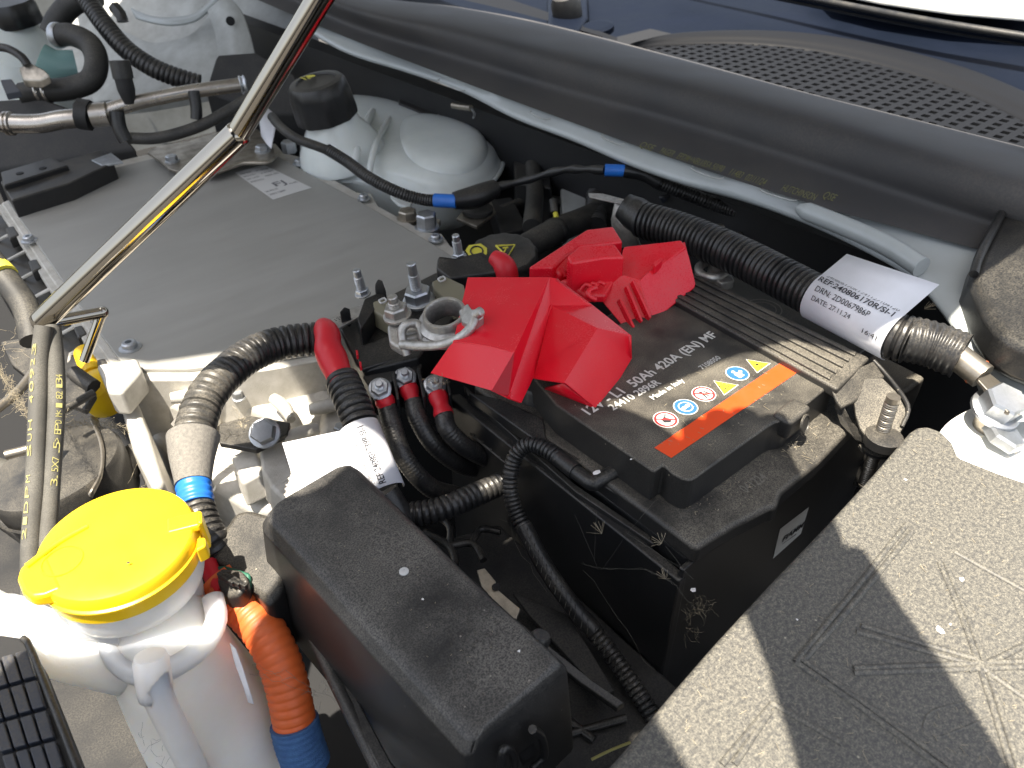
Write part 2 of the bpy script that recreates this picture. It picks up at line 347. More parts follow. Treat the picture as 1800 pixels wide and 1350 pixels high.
def sealtext(t, x0, y0, x1, y1): text(t, W(x0, y0+7, 46), W(x1, y1+7, 46), V((-.45, 0, .9)), 'dimyellow', seal, size=7.5, bold=.004)
sealtext('QSE', 1122, 251, 1145, 259); sealtext('PAGER   EPDM+NBU/BSA 50/90', 1158, 262, 1268, 296); sealtext('11483  02/11/24', 1280, 300, 1342, 320); sealtext('HUTCHINSON', 1372, 328, 1430, 346); sealtext('QSE', 1444, 340, 1464, 347)
# scuttle: tray, grille, wiper boss, blue-black panel
scu = thing('scuttle_grille', 'black scuttle grille pierced with rows of small holes behind the seal', 'grille', W(1450, 130, 20))
ZG = 10
gx = (W(1750, 220, ZG)-W(1180, 95, ZG)); O = W(1040, 150, ZG); ux = V((0, -1, 0)); uy = V((1, 0, 0))
def grille():
    vs, fs = [], []; idx = {}
    def v(x, y, z=0):
        k = (round(x, 2), round(y, 2), z)
        if k not in idx: idx[k] = len(vs); vs.append(V((x, y, ZG+z)))
        return idx[k]
    A = [W(*p, ZG) for p in ((1085, 95), (1150, 80), (1250, 74), (1350, 76), (1450, 88), (1560, 112), (1680, 150), (1800, 205), (1900, 260))]
    def inside(x, y):
        if y > A[0].y or y < A[-1].y: return False
        for a, b in zip(A, A[1:]):
            if b.y <= y <= a.y:
                t = (a.y-y)/(a.y-b.y); return x < a.x+(b.x-a.x)*t-14
        return False
    px_, py_, m = 19, 17, 4.2
    x0, x1, y0, y1 = 545, 1000, -220, 700
    j = 0; y = y0
    while y < y1:
        x = x0-(px_/2 if 0 else 0); i = 0
        while x < x1:
            sh = (y-y0)*.12
            X = x+sh % px_
            a = (X, y), (X+px_, y), (X+px_, y+py_), (X, y+py_)
            if inside(X, y+8):
                b = (X+m, y+m), (X+px_-m, y+m), (X+px_-m, y+py_-m), (X+m, y+py_-m)
                for k in range(4):
                    p, q = a[k], a[(k+1) % 4]; r_, s_ = b[(k+1) % 4], b[k]
                    fs.append([v(*p), v(*q), v(*r_), v(*s_)]); fs.append([v(*s_), v(*r_), v(*r_, -9), v(*s_, -9)])
            x += px_; i += 1
        y += py_; j += 1
    mk('pierced_panel', vs, fs, 'deep', scu, flat=True)
    mk('dark_hole_backing', [(520, -260, ZG-16), (1050, -260, ZG-16), (1050, 760, ZG-16), (520, 760, ZG-16)], [[0, 1, 2, 3]], 'dark', scu)  # near-black sheet behind the holes stands in for the shade inside them
    return A
A = grille()
def offs(rows, dx, dz): return [V((p.x+dx, p.y, p.z+dz)) for p in rows]
loft('grille_rim', [offs(A, -16, -4), offs(A, -14, 2), offs(A, 0, 3), offs(A, 4, 8), offs(A, 26, 9), offs(A, 46, 12), offs(A, 52, 6)], 'deep', scu, smooth_n=50, sub=1)
loft('grille_lip', [[V((p.x, p.y, p.z)) for p in (W(640, -40, 30), W(900, 20, 30), W(1085, 72, 24))], [V(p) for p in (W(700, -60, 30), W(900, 0, 30), W(1085, 66, 26))]], 'deep', scu, smooth_n=20)
pan = thing('windscreen_surround', 'blue black glossy panel below the windscreen with a moulded recess', 'panel', (900, 400, 0))
mk('panel_sheet', [(690, 1500, -20), (1700, 1500, 120), (1700, -500, 60), (640, -500, -20)], [[0, 1, 2, 3]], 'bluep', pan)
c = W(1002, 25, 24)
prism('wiper_recess', WL([(962, -30, 30), (1032, -30, 30), (1034, 30, 30), (1018, 52, 30), (990, 56, 30), (962, 46, 30)]), 'bluep', pan, h=24, bevel=5, seg=4)
lathe('wiper_spindle', [(24, 0), (24, 20), (20, 32), (10, 36)], W(998, 28, 30), 'clean', pan, V((-.3, 0, 1)), seg=28)
lathe('spindle_ring', [(26, 0), (26, 8), (20, 10), (16, 10)], W(1050, 56, 20), 'bluep', pan, V((-.2, 0, 1)), seg=28)
ws = thing('wiper_rail', 'dark ridged rubber rail under the cream sunlit edge', 'trim', W(1500, 30, 30))
for k, (dz, mt) in enumerate(((0, 'clean'), (5, 'bluep'), (10, 'clean'))):
    sweep('rail_ridge', [W(1180, -40-k*5, 40+dz), W(1350, -8-k*5, 40+dz), W(1500, 22-k*5, 40+dz), W(1650, 50-k*5, 40+dz), W(1850, 82-k*5, 40+dz)], 5, mt, ws, seg=10)
ce = prism('wing_edge', [W(1380, -80, 60), W(1470, -22, 60), W(1550, -6, 60), W(1680, 12, 60), W(1850, 26, 60), W(1850, -160, 70), W(1500, -160, 70)], 'white', h=12, bevel=4, seg=4)
tag(ce, 'cream sunlit painted edge in the top right corner', 'body panel')
# black plastic corner trim at the right edge
ct = thing('corner_trim', 'dusty black moulded corner trim at the right edge above the white wing', 'trim', W(1790, 450, 70))
prism('trim_shell', WL([(1706, 488, 46), (1718, 450, 50), (1758, 372, 58), (1800, 296, 66), (1850, 210, 74), (1990, 280, 74), (1990, 680, 46), (1800, 608, 44), (1760, 584, 44), (1735, 550, 44), (1720, 520, 44)]), 'clean', ct, h=26, taper=3, bevel=7, seg=5)
sweep('trim_bead', [W(1712, 482, 48), W(1724, 446, 52), W(1764, 370, 60), (W(1806, 292, 68)), W(1856, 206, 76)], 3, 'clean', ct, seg=10)

# ================================================================== BATTERY
ZT = 8
bat = thing('car_battery', 'black car battery with pale text, round warning icons and an orange stripe on its lid', 'battery', (100, 95, -190))
prism('case', [(2, 4, -28), (212, 4, -28), (212, 192, -28), (2, 192, -28)], 'clean', bat, h=160, bevel=3)
ledge = [W(1225, 965, -15), W(1290, 925, -15), W(1352, 893, -15), W(1366, 892, -15), W(1375, 866, -15), W(1440, 812, -15), W(1482, 768, -15), V((212, 0, -15)), V((212, 192, -15)), V((2, 192, -15))]
prism('lid', ledge, 'lid', bat, h=14, bevel=3.5, seg=4)
rt = [W(978, 712, ZT), W(1150, 829, ZT), W(1166, 817, ZT), W(1182, 832, ZT), W(1203, 843, ZT), W(1218, 843, ZT), W(1352, 748, ZT), W(1362, 742, ZT), W(1384, 738, ZT), W(1470, 668, ZT), V((176, 150, ZT)), V((20, 158, ZT))]
prism('lid_top', rt, 'lid', bat, h=24, bevel=1.6, seg=3)
# faces of the lid top
ex = (W(1387, 631, ZT)-W(1150, 788, ZT)).normalized()
box('vent_plug', W(1388, 736, ZT-5), (24, 13, 15), 'lid', bat, rz=.02, bevel=3, seg=3)
lathe('plug_face', [(6.2, 0), (6.2, 1.0), (5.4, 1.4), (5.2, .8), (.1, .8)], W(1395, 735, ZT-6)+V((0, -7, 0)), 'lid', bat, V((.15, -1, .25)), seg=20)
# the seam of the lid, a narrow groove strip, and lid edge ledges
prism('edge_flange', [W(823, 690, -18), W(978, 800, -18), W(1140, 905, -18), W(1148, 880, -18), W(985, 786, -14), W(960, 770, -14), W(955, 735, -14), W(880, 700, -14)], 'clean', bat, h=8, bevel=1)
box('lid_side_panel', (13.6, 86, -6), (1.2, 92, 20), 'clean', bat, bevel=.5)
lathe('positive_post_cap', [(15, -6), (15, 0), (13.5, 2), (13.5, 7), (12, 9), (9, 9)], W(948, 690, -14), 'clean', bat, seg=28)
lathe('negative_post', [(9, -8), (8, 12), (7, 13)], W(1262, 480, 0), 'lead', bat, seg=20)
# case ribs and the stepped flank
mk('stripe_sticker', [W(1150, 787, ZT+.3), W(1180, 805, ZT+.3), W(1414, 646, ZT+.3), W(1385, 629, ZT+.3)], [[0, 1, 2, 3]], 'ored', bat)
def bt(t, a, b, size=None, bold=.012, mat='print'): text(t, W(*a, ZT), W(*b, ZT), UP, mat, bat, size=size, bold=bold)
bt('12V - L1  50Ah 420A (EN) MF', (1036, 730), (1262, 590), bold=.02)
bt('24410 2896R', (1078, 722), (1163, 674), bold=.02)
bt('Made in Italy', (1149, 703), (1204, 670), bold=.016)
bt('7108050', (1235, 650), (1268, 630))
E_ = V((1, .02, 0)).normalized(); N_ = V((-.02, 1, 0)).normalized()
def flat(name, pts, mat, par, z): return mk(name, [V((p.x, p.y, z)) for p in pts], [list(range(len(pts)))], mat, par)
def disc(name, c, r, mat, par, z, r0=0, n=28):
    if r0 == 0: return flat(name, [c+E_*r*math.cos(2*math.pi*k/n)+N_*r*math.sin(2*math.pi*k/n) for k in range(n)], mat, par, z)
    vs = [V((p.x, p.y, z)) for q in (r, r0) for p in [c+E_*q*math.cos(2*math.pi*k/n)+N_*q*math.sin(2*math.pi*k/n) for k in range(n)]]
    return mk(name, vs, [[k, (k+1) % n, (k+1) % n+n, k+n] for k in range(n)], mat, par)
def pic(c, polys, mat, par, z, k):
    for pl in polys: flat('pictogram', [c+E_*x*k+N_*y*k for x, y in pl], mat, par, z)
def seg2(x0, y0, x1, y1, w):
    d = math.hypot(x1-x0, y1-y0); nx, ny = -(y1-y0)/d*w/2, (x1-x0)/d*w/2
    return [(x0+nx, y0+ny), (x0-nx, y0-ny), (x1-nx, y1-ny), (x1+nx, y1+ny)]
R0 = 7.0
ban = []
c = W(1170, 738, ZT); z = ZT+.3
def banned(c, polys):
    ic = disc('warning_icon', c, R0*1.08, 'iconwhite', bat, z); disc('warning_ring', c, R0, 'iconred', ic, z+.1, R0*.80)
    pic(c, polys, 'ink', ic, z+.1, R0); flat('ban_bar', [c+E_*x*R0+N_*y*R0 for x, y in seg2(-.58, .58, .58, -.58, .17)], 'iconred', ic, z+.2)
banned(c, [[(-.1, -.5), (-.45, -.2), (-.3, .25), (-.12, .0), (.0, .45), (.2, .1), (.35, -.15), (.2, -.5)], seg2(.0, .1, .55, .5, .14)])
c = W(1205, 716, ZT); ic = disc('warning_icon', c, R0*1.08, 'iconwhite', bat, z); disc('blue_disc', c, R0, 'iconblue', ic, z+.1)
n = 22; disc('head_outline', c, R0*.66, 'iconwhite', ic, z+.2, R0*.57)
pic(c, [[(.32*math.cos(a*.4)+s*.28, .24*math.sin(a*.4)-.02) for a in range(16)] for s in (-1, 1)], 'iconwhite', ic, z+.22, R0*.8); pic(c, [seg2(-.62, 0, .62, 0, .08)], 'iconwhite', ic, z+.2, R0)
c = W(1237, 693, ZT); banned(c, [seg2(-.3, -.55, -.1, .1, .16), seg2(-.1, .1, .1, -.5, .15), seg2(-.1, .1, -.05, .45, .22), seg2(-.05, .3, .3, .2, .1), seg2(.3, .2, .4, -.45, .18), [(.3, .3), (.42, .3), (.42, .42), (.3, .42)]])
def tri(c, polys):
    T = [(-1, -.75), (1, -.75), (0, 1)]
    ic = flat('warning_icon', [c+E_*x*R0*1.12+N_*(y*R0*1.12) for x, y in T], 'iconwhite', bat, z)
    flat('triangle_edge', [c+E_*x*R0*1.03+N_*(y*R0*1.03) for x, y in T], 'ink', ic, z+.06)
    flat('triangle_field', [c+E_*x*R0*.92+N_*(y*R0*.92-.05) for x, y in T], 'iconyel', ic, z+.12); pic(c, polys, 'ink', ic, z+.2, R0)
tri(W(1272, 679, ZT), [seg2(-.45, .12, -.12, .3, .12), seg2(.45, .12, .12, .3, .12), seg2(-.5, -.42, -.05, -.30, .12), seg2(.1, -.30, .5, -.42, .14), seg2(-.15, .1, -.15, -.15, .06), seg2(.15, .1, .18, -.15, .06)])
c = W(1296, 657, ZT); ic = disc('warning_icon', c, R0*1.08, 'iconwhite', bat, z); disc('blue_disc', c, R0, 'iconblue', ic, z+.1)
pic(c, [[(.18*math.cos(a*.5)-.12, .18*math.sin(a*.5)+.38) for a in range(13)], [(-.45, -.6), (-.4, .1), (-.05, .2), (.15, .0), (.5, .18), (.6, -.1), (.2, -.35), (.25, -.62)]], 'iconwhite', ic, z+.2, R0)
tri(W(1329, 641, ZT), [seg2(.0, -.1, .35*math.cos(t)*1.2, -.1+.42*math.sin(t), .07) for t in [x*.698 for x in range(9)]]+[seg2(-.55, -.55, .55, -.55, .1)])
# date code moulded into the ledge
text('041224', W(1312, 868, -15), W(1351, 842, -15), UP, 'dustprint', bat, name='moulded_date', size=6.5, bold=.01, off=.5)
# maker's sticker on the front flank
yF = 1.1
mk('front_sticker', [WY(1359, 982, yF), WY(1371, 930, yF), WY(1422, 891, yF), WY(1408, 938, yF)], [[0, 1, 2, 3]], 'sticker', bat)
text('FIAMM', WY(1374, 953, yF-.2), WY(1410, 926, yF-.2), V((0, -1, 0)), 'ink', bat, size=5.2, bold=.03)
mk('sticker_rule', [WY(1375, 957, yF-.3), WY(1375.5, 956, yF-.3), WY(1399, 939, yF-.3), WY(1399, 940, yF-.3)], [[0, 1, 2, 3]], 'ink', bat)

# insulating tray round the battery
tr = thing('battery_tray', 'tall black plastic tray walls round the battery with a ribbed rim', 'tray', (100, 95, -200))
prism('side_wall', [V((-9, 1.2, -36)), V((-2, 1.2, -36)), V((1, 206, -30)), V((-8, 210, -30))], 'clean', tr, h=190, taper=2, bevel=1.5)
prism('front_wall', [V((-6, 5, -29.5)), V((225, 5, -29.5)), V((225, 1.5, -29.5)), V((-6, 1.5, -29.5))], 'clean', tr, h=180, bevel=1)
prism('corner_block', [V((214, -6, -22)), V((252, -8, -22)), V((256, 40, -22)), V((214, 44, -22))], 'lid', tr, h=90, bevel=3)
rim = prism('rim', [W(815, 676, -25), W(1010, 850, -29), W(1142, 940, -33), W(1150, 957, -33), W(1012, 864, -29), W(821, 694, -25)], 'black', tr, h=7, bevel=.8)
for a, b in (((842, 742), (905, 792)), ((1012, 862), (1160, 965))):
    A1, B1 = W(*a, -42), W(*b, -44); mk('rim_shelf', [A1, B1, B1+V((-9, 0, -6)), A1+V((-9, 0, -6)), A1+V((0, 0, -2)), B1+V((0, 0, -2)), B1+V((-9, 0, -8)), A1+V((-9, 0, -8))], [[0, 1, 2, 3], [4, 5, 6, 7], [0, 1, 5, 4], [2, 3, 7, 6], [0, 3, 7, 4], [1, 2, 6, 5]], 'black', tr)
    for k in range(4):
        p = A1.lerp(B1, (k+.4)/4); mk('fin', [p+V((1, -1, 10)), p+V((1, 1, 10)), p+V((-9, 1, -5)), p+V((-9, -1, -5)), p+V((1, -1, -10)), p+V((1, 1, -10))], [[0, 1, 2, 3], [4, 5, 2, 3], [0, 3, 4], [1, 2, 5], [0, 1, 5, 4]], 'black', tr)
# panel beyond the hold-down bar, with a faint round emblem
bp = thing('module_housing', 'black flat module housing behind the hold down bar with a faint ring emblem', 'housing', (255, 90, -20))
prism('housing_top', [V((214, 172, -8)), V((214, 30, -8)), V((268, 30, -8)), V((290, 60, -8)), V((290, 172, -8))], 'clean', bp, h=80, bevel=2)
cc = W(1342, 543, -7.6)
for r0, r1 in ((13, 14), (9, 9.8)):
    n = 36; vs = [cc+V((math.cos(2*math.pi*k/n)*r, math.sin(2*math.pi*k/n)*r, .4)) for r in (r0, r1) for k in range(n)]
    mk('emblem_ring', vs, [[k, (k+1) % n, (k+1) % n+n, k+n] for k in range(n)], 'dustprint', bp)
# hold-down bar, bracket, long bolt
hb = thing('hold_down_bar', 'ribbed black hold down bar lying across the battery', 'bar', W(1330, 590, 12))
ZB = 13
a0, a1, b1, b0 = W(1175, 520, ZB), W(1472, 684, ZB), W(1530, 628, ZB), W(1215, 478, ZB)
prism('bar_body', [a0, a1, b1, b0], 'lid', hb, h=8, bevel=2, seg=3)
for k in range(5):
    t = .12+k*.19; p, q = a0.lerp(b0, t), a1.lerp(b1, t); d = (q-p).normalized(); s = (b0-a0).normalized()*2.2
    prism('ridge', [p+s+UP*1.6+d*3, p-s+UP*1.6+d*3, q-s+UP*1.6-d*8, q+s+UP*1.6-d*8], 'lid', hb, h=2.4, bevel=.7)
br = thing('clamp_bracket', 'folded black bracket at the near end of the hold down bar', 'bracket', W(1530, 700, 0))
prism('bracket_plate', WL([(1500, 700, 1), (1520, 664, 8), (1552, 664, 8), (1578, 690, 5), (1597, 722, 1), (1590, 748, -3), (1574, 774, -6), (1552, 782, -7), (1530, 776, -6), (1512, 752, -4), (1504, 728, -2)]), 'lid', br, h=2.6, bevel=.9)
prism('bent_ear', WL([(1462, 684, 11), (1500, 650, 12), (1536, 634, 12), (1556, 662, 8), (1524, 668, 7), (1508, 702, 2), (1480, 716, 3), (1470, 704, 6)]), 'lid', br, h=3, bevel=1.2)
prism('bent_tongue', WL([(1468, 704, 4), (1484, 714, 1), (1500, 742, -6), (1524, 770, -8), (1506, 764, -10), (1480, 734, -8)]), 'lid', br, h=5, bevel=1)
lathe('boss', [(11, -4), (11, 2), (8, 3)], W(1553, 770, -6), 'black', br, seg=20)
sweep('edge_lip', [W(1536, 634, 12), W(1560, 660, 9), W(1590, 700, 6), W(1597, 722, 3), W(1585, 750, -2)], 1.3, 'black', br, seg=8)
lb = thing('hold_down_bolt', 'long threaded black bolt standing through the clamp bracket', 'bolt', W(1545, 790, -30))
bp_ = W(1520, 850, -48); tp = W(1571, 697, 22); ax = (tp-bp_).normalized(); Lb = (tp-bp_).length
sweep('shank', [bp_, tp], lambda s, L: 4.0 if s > L-4 else (4.2 if (s % 1.5) < .8 else 3.6), 'steel', lb, seg=14, step=.45)
lathe('flange_nut', hexprof(8.5, 7), bp_+ax*(Lb*.46), 'black', lb, ax, seg=6, angle=20); lathe('nut_flange', [(11, -2), (11, 0), (8, 1)], bp_+ax*(Lb*.46), 'black', lb, ax, seg=24)
# vent elbow and tube
vt = thing('vent_tube', 'thin black corrugated vent tube curling down from the battery lid', 'tube', W(905, 850, -40))
corr('upper_tube', [W(992, 812, -17), W(960, 790, -16), W(930, 782, -18), W(905, 803, -26), W(896, 850, -40), W(905, 895, -52), W(925, 935, -60)], 5.2, 'conduit', vt, pitch=2.9, depth=1.2, seg=16)
sweep('elbow', [W(985, 806, -17), W(1015, 832, -17), W(1040, 849, -17), W(1050, 846, -16), W(1085, 827, -14)], 4.6, 'clean', vt, step=2)
sweep('elbow_collar', [W(980, 803, -17), W(1012, 829, -17)], 5.4, 'clean', vt, step=3)
sweep('split_sleeve', [W(920, 925, -58), W(960, 1000, -72), W(1010, 1070, -88), W(1045, 1110, -96)], 5.6, 'clean', vt)
corr('lower_tube', [W(1035, 1098, -95), W(1075, 1150, -105), W(1110, 1200, -112), W(1150, 1262, -120), W(1180, 1320, -130)], 5.4, 'conduit', vt, pitch=3.2, depth=1.2, seg=16)
tk = []
pp = spline([W(920, 925, -58), W(960, 1000, -72), W(1010, 1070, -88), W(1045, 1110, -96), W(1110, 1200, -112)], 4.6)
for p in pp[1:]:
    b = p+V((-3.8, -4.2, 1.5)); tk.append([b+V((3, 3, 5)), b+V((0, 0, 1)), b+V((-3.5+random.random(), -2, -.5))])
fibres('sleeve_prong', tk, 'oldhose', r=.25, parent=vt, kind=None)

# ================================================================== RIGHT COVER
rc = thing('right_cover', 'large dusty dark grey plastic cover filling the lower right corner', 'cover', W(1600, 1150, 0))
prism('cover_panel', WL([(1040, 1380, 0), (1100, 1312, 0), (1180, 1216, 0), (1255, 1130, 0), (1355, 1022, 0), (1455, 919, 0), (1535, 832, 0), (1600, 757, 0), (1612, 749, 0), (1631, 747, 0), (1655, 756, 0), (1676, 776, 0), (1687, 802, 0), (1755, 829, 0), (1860, 865, 0), (1950, 950, 0)])+[W(1900, 1500, 0), W(1000, 1500, 0)], 'dirty', rc, h=70, taper=4, bevel=3.5, seg=4)
def ridge(pts, r=1.7, zz=-.5): sweep('moulded_rib', [W(*p, zz) for p in pts], r, 'dirty', rc, seg=8, step=4)
for pts in ([(1593, 923), (1500, 1040), (1398, 1165)], [(1602, 936), (1508, 1052), (1411, 1163)], [(1398, 1165), (1530, 1258), (1660, 1355)], [(1406, 1158), (1536, 1250), (1680, 1355)],
            [(1651, 990), (1690, 1085), (1730, 1200), (1778, 1355)], [(1661, 990), (1700, 1085), (1742, 1200), (1792, 1355)],
            [(1500, 1176), (1650, 1170), (1830, 1163)], [(1500, 1184), (1650, 1179), (1830, 1172)], [(1513, 1101), (1713, 1159)], [(1505, 1112), (1705, 1168)], [(1678, 972), (1810, 1045)],
            [(1718, 1170), (1810, 1235)], [(1358, 1238), (1268, 1345)], [(1358, 1238), (1480, 1308)], [(1352, 1252), (1290, 1345)], [(1700, 1180), (1750, 1160), (1810, 1130)]): ridge(pts)
ridge([(1625, 1268), (1622, 1285), (1640, 1298), (1670, 1290), (1738, 1262)], .8); ridge([(1625, 1268), (1640, 1250), (1722, 1228)], .8)
for cx, cy in ((1525, 1128), (1572, 1132)): ridge([(cx+26*math.cos(t*.63), cy+13*math.sin(t*.63)) for t in range(11)], .6)
# main negative cable
nc = thing('negative_cable', 'thick black corrugated cable with a white label running to the bare metal lug', 'cable', W(1350, 480, 25))
ZC = 26
cpts = [W(1128, 386, 22), W(1200, 408, 24), W(1290, 446, ZC), W(1380, 492, ZC), W(1470, 540, ZC), W(1560, 585, ZC), W(1600, 600, ZC)]
corr('corrugated_sleeve', cpts, 15.2, 'conduit', nc, pitch=4.6, depth=2.4, seg=32)
sweep('left_boot', [W(1096, 362, 26), W(1108, 370, 24), W(1135, 388, 22)], lambda s, L: 11.5+3*min(1, s/14), 'clean', nc, step=3, seg=20)
sweep('wound_tape', [W(1590, 594, ZC), W(1640, 606, 25), W(1690, 626, 24)], lambda s, L: 14.6+.5*math.sin(s*1.5), 'conduit', nc, step=.8, seg=24)
sweep('lug_barrel', [W(1682, 626, 24), W(1728, 662, 20)], 8.5, 'steel', nc)
lg0, lg1 = W(1722, 655, 22), W(1775, 705, 17); sd_ = V((.9, .25, 0))*11
prism('lug_tongue', [lg0-sd_*.8, lg0+sd_*.8, lg1+sd_*1.15, lg1+(lg1-lg0).normalized()*9, lg1-sd_*1.15], 'steel', nc, h=3, bevel=.8)
lathe('rust_ring', [(8.6, 0), (8.9, 1), (8.6, 2)], W(1715, 652, 20.5), 'rust', nc, (W(1728, 662, 20)-W(1682, 626, 24)), seg=20, cap=False)
# the label wrapped round the sleeve with a free flap
LA, LB = W(1436, 520, ZC), W(1578, 592, ZC); ax = (LB-LA).normalized(); up2 = (UP-ax*UP.dot(ax)).normalized(); sd2 = up2.cross(ax)
if sd2.dot(CAM-LA) < 0: sd2 = -sd2
def prof(c, tail):
    r = 17.2; pts = [c+(sd2*math.cos(math.radians(a))+up2*math.sin(math.radians(a)))*r for a in range(-70, 92, 9)]
    e = pts[-1]; pts += [e+(-sd2*.95+up2*.34)*tail*k for k in (.33, .66, 1)]; return pts
pa, pb = prof(LA, 26), prof(LB, 34)
lab = mk('label_wrap', pa+pb, [[i, i+1, i+1+len(pa), i+len(pa)] for i in range(len(pa)-1)], 'label', nc, solid=.4)
def ltxt(t, ang, f0, f1, size, mat='ink', bold=.01):
    n_ = sd2*math.cos(math.radians(ang))+up2*math.sin(math.radians(ang)); a_ = LA.lerp(LB, f0)+n_*17.5; b_ = LA.lerp(LB, f1)+n_*17.5
    if (b_-a_).length: text(t, a_, b_, n_, mat, nc, size=size, bold=bold, off=.3)
ltxt('240806170RT241127104120', 84, .06, .93, 2.8, 'greyink', 0); ltxt('REF:240806170R/SI-1', 64, .03, .93, 4.2, bold=.012); ltxt('DRN: 2D0067986P', 40, .08, .74, 4.0, bold=0); ltxt('DATE: 27.11.24', 19, .10, .58, 3.4, bold=0); ltxt('16:41', 6, .76, .93, 3.2, bold=0)
# bolt on the strut tower
eb = thing('earth_bolt', 'shiny hexagon bolt holding the cable lug to the white strut tower', 'bolt', W(1750, 735, 0))
bolt(W(1748, 722, 6), 12, 12, 'zinc', eb, V((-.15, -.3, 1)), name='hex_head'); lathe('neck', [(8, -14), (8, 0)], W(1748, 722, 6), 'steel', eb)
nt_ = bolt(W(1752, 778, -8), 12, 7, 'zinc', None, V((.2, -.3, 1)), name='weld_nut', washer=False); tag(nt_, 'grey hexagon weld nut standing on the white strut tower below the earth bolt', 'nut')
# ================================================================== INVERTER
ZI = -50
inv = thing('inverter', 'broad grey aluminium power unit under a flat screwed cover plate', 'inverter', W(350, 450, ZI))
iv = WL([(12, 352, ZI), (180, 300, ZI), (270, 278, ZI), (478, 268, ZI), (520, 292, ZI), (640, 358, ZI), (760, 428, ZI), (840, 478, ZI), (760, 560, ZI), (640, 605, ZI), (470, 632, ZI), (330, 648, ZI), (222, 648, ZI), (150, 552, ZI), (80, 450, ZI)])
prism('cover_plate', iv, 'alu', inv, h=4, bevel=1.2)
iv2 = WL([(2, 356, ZI-4), (170, 292, ZI-4), (270, 268, ZI-4), (484, 252, ZI-4), (498, 268, ZI-4), (530, 276, ZI-4), (542, 290, ZI-4), (628, 338, ZI-4), (652, 340, ZI-4), (665, 362, ZI-4), (750, 408, ZI-4), (776, 410, ZI-4), (792, 432, ZI-4), (870, 478, ZI-4), (770, 575, ZI-4), (640, 620, ZI-4), (470, 650, ZI-4), (330, 668, ZI-4), (215, 668, ZI-4), (140, 562, ZI-4), (70, 460, ZI-4)])
prism('case', iv2, 'cast', inv, h=62, bevel=1.5)
for x, y in ((176, 306), (527, 289), (640, 350), (766, 422), (230, 613), (52, 424)):
    screw(W(x, y, ZI-1), 5.2 if x < 100 or x > 600 else 6, 'zinc', inv)
lb_ = [(412, 303), (465, 290), (548, 330), (480, 351)]
lq = [W(x, y, ZI+.4) for x, y in lb_]
mk('rating_label', lq, [[0, 1, 2, 3]], 'sticker', inv)
def onl(u, v):   # along the long side, across
    return lq[0].lerp(lq[3], 1-v).lerp(lq[1].lerp(lq[2], 1-v), u) if False else lq[0].lerp(lq[1], u).lerp(lq[3].lerp(lq[2], u), 1-v)
def lt(t, u0, v, u1, size): text(t, onl(u0, v), onl(u1, v), UP, 'greyink', inv, size=size, bold=.01)
lt('FJ', .42, .30, .72, 13)
for k, t in enumerate(('284B07832R', 'HWN 5A 011', 'SW 1.4 EV', 'MADE IN EU')): lt(t, .05, .88-k*.10, .42, 4)
for k, t in enumerate(('AC 230V 32A', 'DC 400V 44KW', 'IP6K9K 18KG')): lt(t, .55, .86-k*.11, .95, 4)
lt('29670 1284R', .06, .12, .48, 4); lt('24C 0913 118', .06, .22, .38, 4); lt('PN 5801', .75, .25, .96, 4)
# mounting bracket lying over the plate's far edge
mbk = thing('lift_bracket', 'flat steel bracket bolted over the far edge of the aluminium plate', 'bracket', W(380, 265, -42))
prism('bracket_plate', WL([(258, 267, -40), (275, 256, -40), (330, 248, -40), (400, 226, -40), (452, 226, -38), (474, 245, -38), (484, 272, -38), (470, 284, -38), (425, 286, -38), (370, 306, -40), (318, 302, -40), (296, 296, -40), (284, 284, -40)]), 'steel', mbk, h=4, bevel=1.2)
sweep('rolled_edge', [W(360, 309, -39), W(395, 298, -38), W(425, 287, -37), W(470, 285, -37), W(486, 272, -37)], 2.4, 'steel', mbk, seg=8)
bolt(W(303, 284, -40), 7, 6, 'zinc', mbk); bolt(W(462, 266, -38), 8, 6, 'zinc', mbk)
tg = loft('cable_tag', [WL([(452, 192, -6), (466, 188, -6), (484, 202, -6)]), WL([(456, 215, -14), (470, 222, -14), (486, 218, -14)]), WL([(460, 240, -22), (468, 252, -22), (477, 262, -22)])], 'label', smooth_n=10, solid=.6); tag(tg, 'small white paper tag folded over a black cable beside the steel bracket', 'tag')
# ribbed left wall of the unit
lw = thing('unit_side_frame', 'dusty cast ribs along the left wall of the aluminium unit', 'frame', W(60, 480, -70))
for k in range(9):
    p, q = W(2+k*22, 375+k*33, -60), W(-30+k*22, 392+k*33, -72)
    sweep('cast_rib', [p, q], 1.8, 'cast', lw, seg=6)
    if k % 2: sweep('branch_rib', [q, W(-34+k*22, 420+k*33, -74), W(-18+k*22, 440+k*33, -72)], 1.5, 'cast', lw, seg=6)
prism('side_ledge', WL([(-6, 362, -56), (6, 356, -56), (212, 664, -56), (196, 668, -56), (140, 590, -56)]), 'cast', lw, h=10, bevel=1.2)
for k in range(5): prism('ledge_notch', WL([(8+k*40, 400+k*58, -55), (24+k*40, 396+k*58, -55), (34+k*40, 412+k*58, -55), (16+k*40, 420+k*58, -55)]), 'black', lw, h=12, bevel=2)
prism('side_wall', WL([(-40, 380, -72), (0, 370, -72), (190, 660, -72), (150, 690, -72), (40, 580, -72), (-40, 440, -72)]), 'black', lw, h=30, bevel=2)
prism('corner_boss', WL([(168, 640, -40), (240, 628, -40), (250, 650, -40), (215, 690, -40), (190, 690, -40)]), 'cast', lw, h=22, bevel=3)
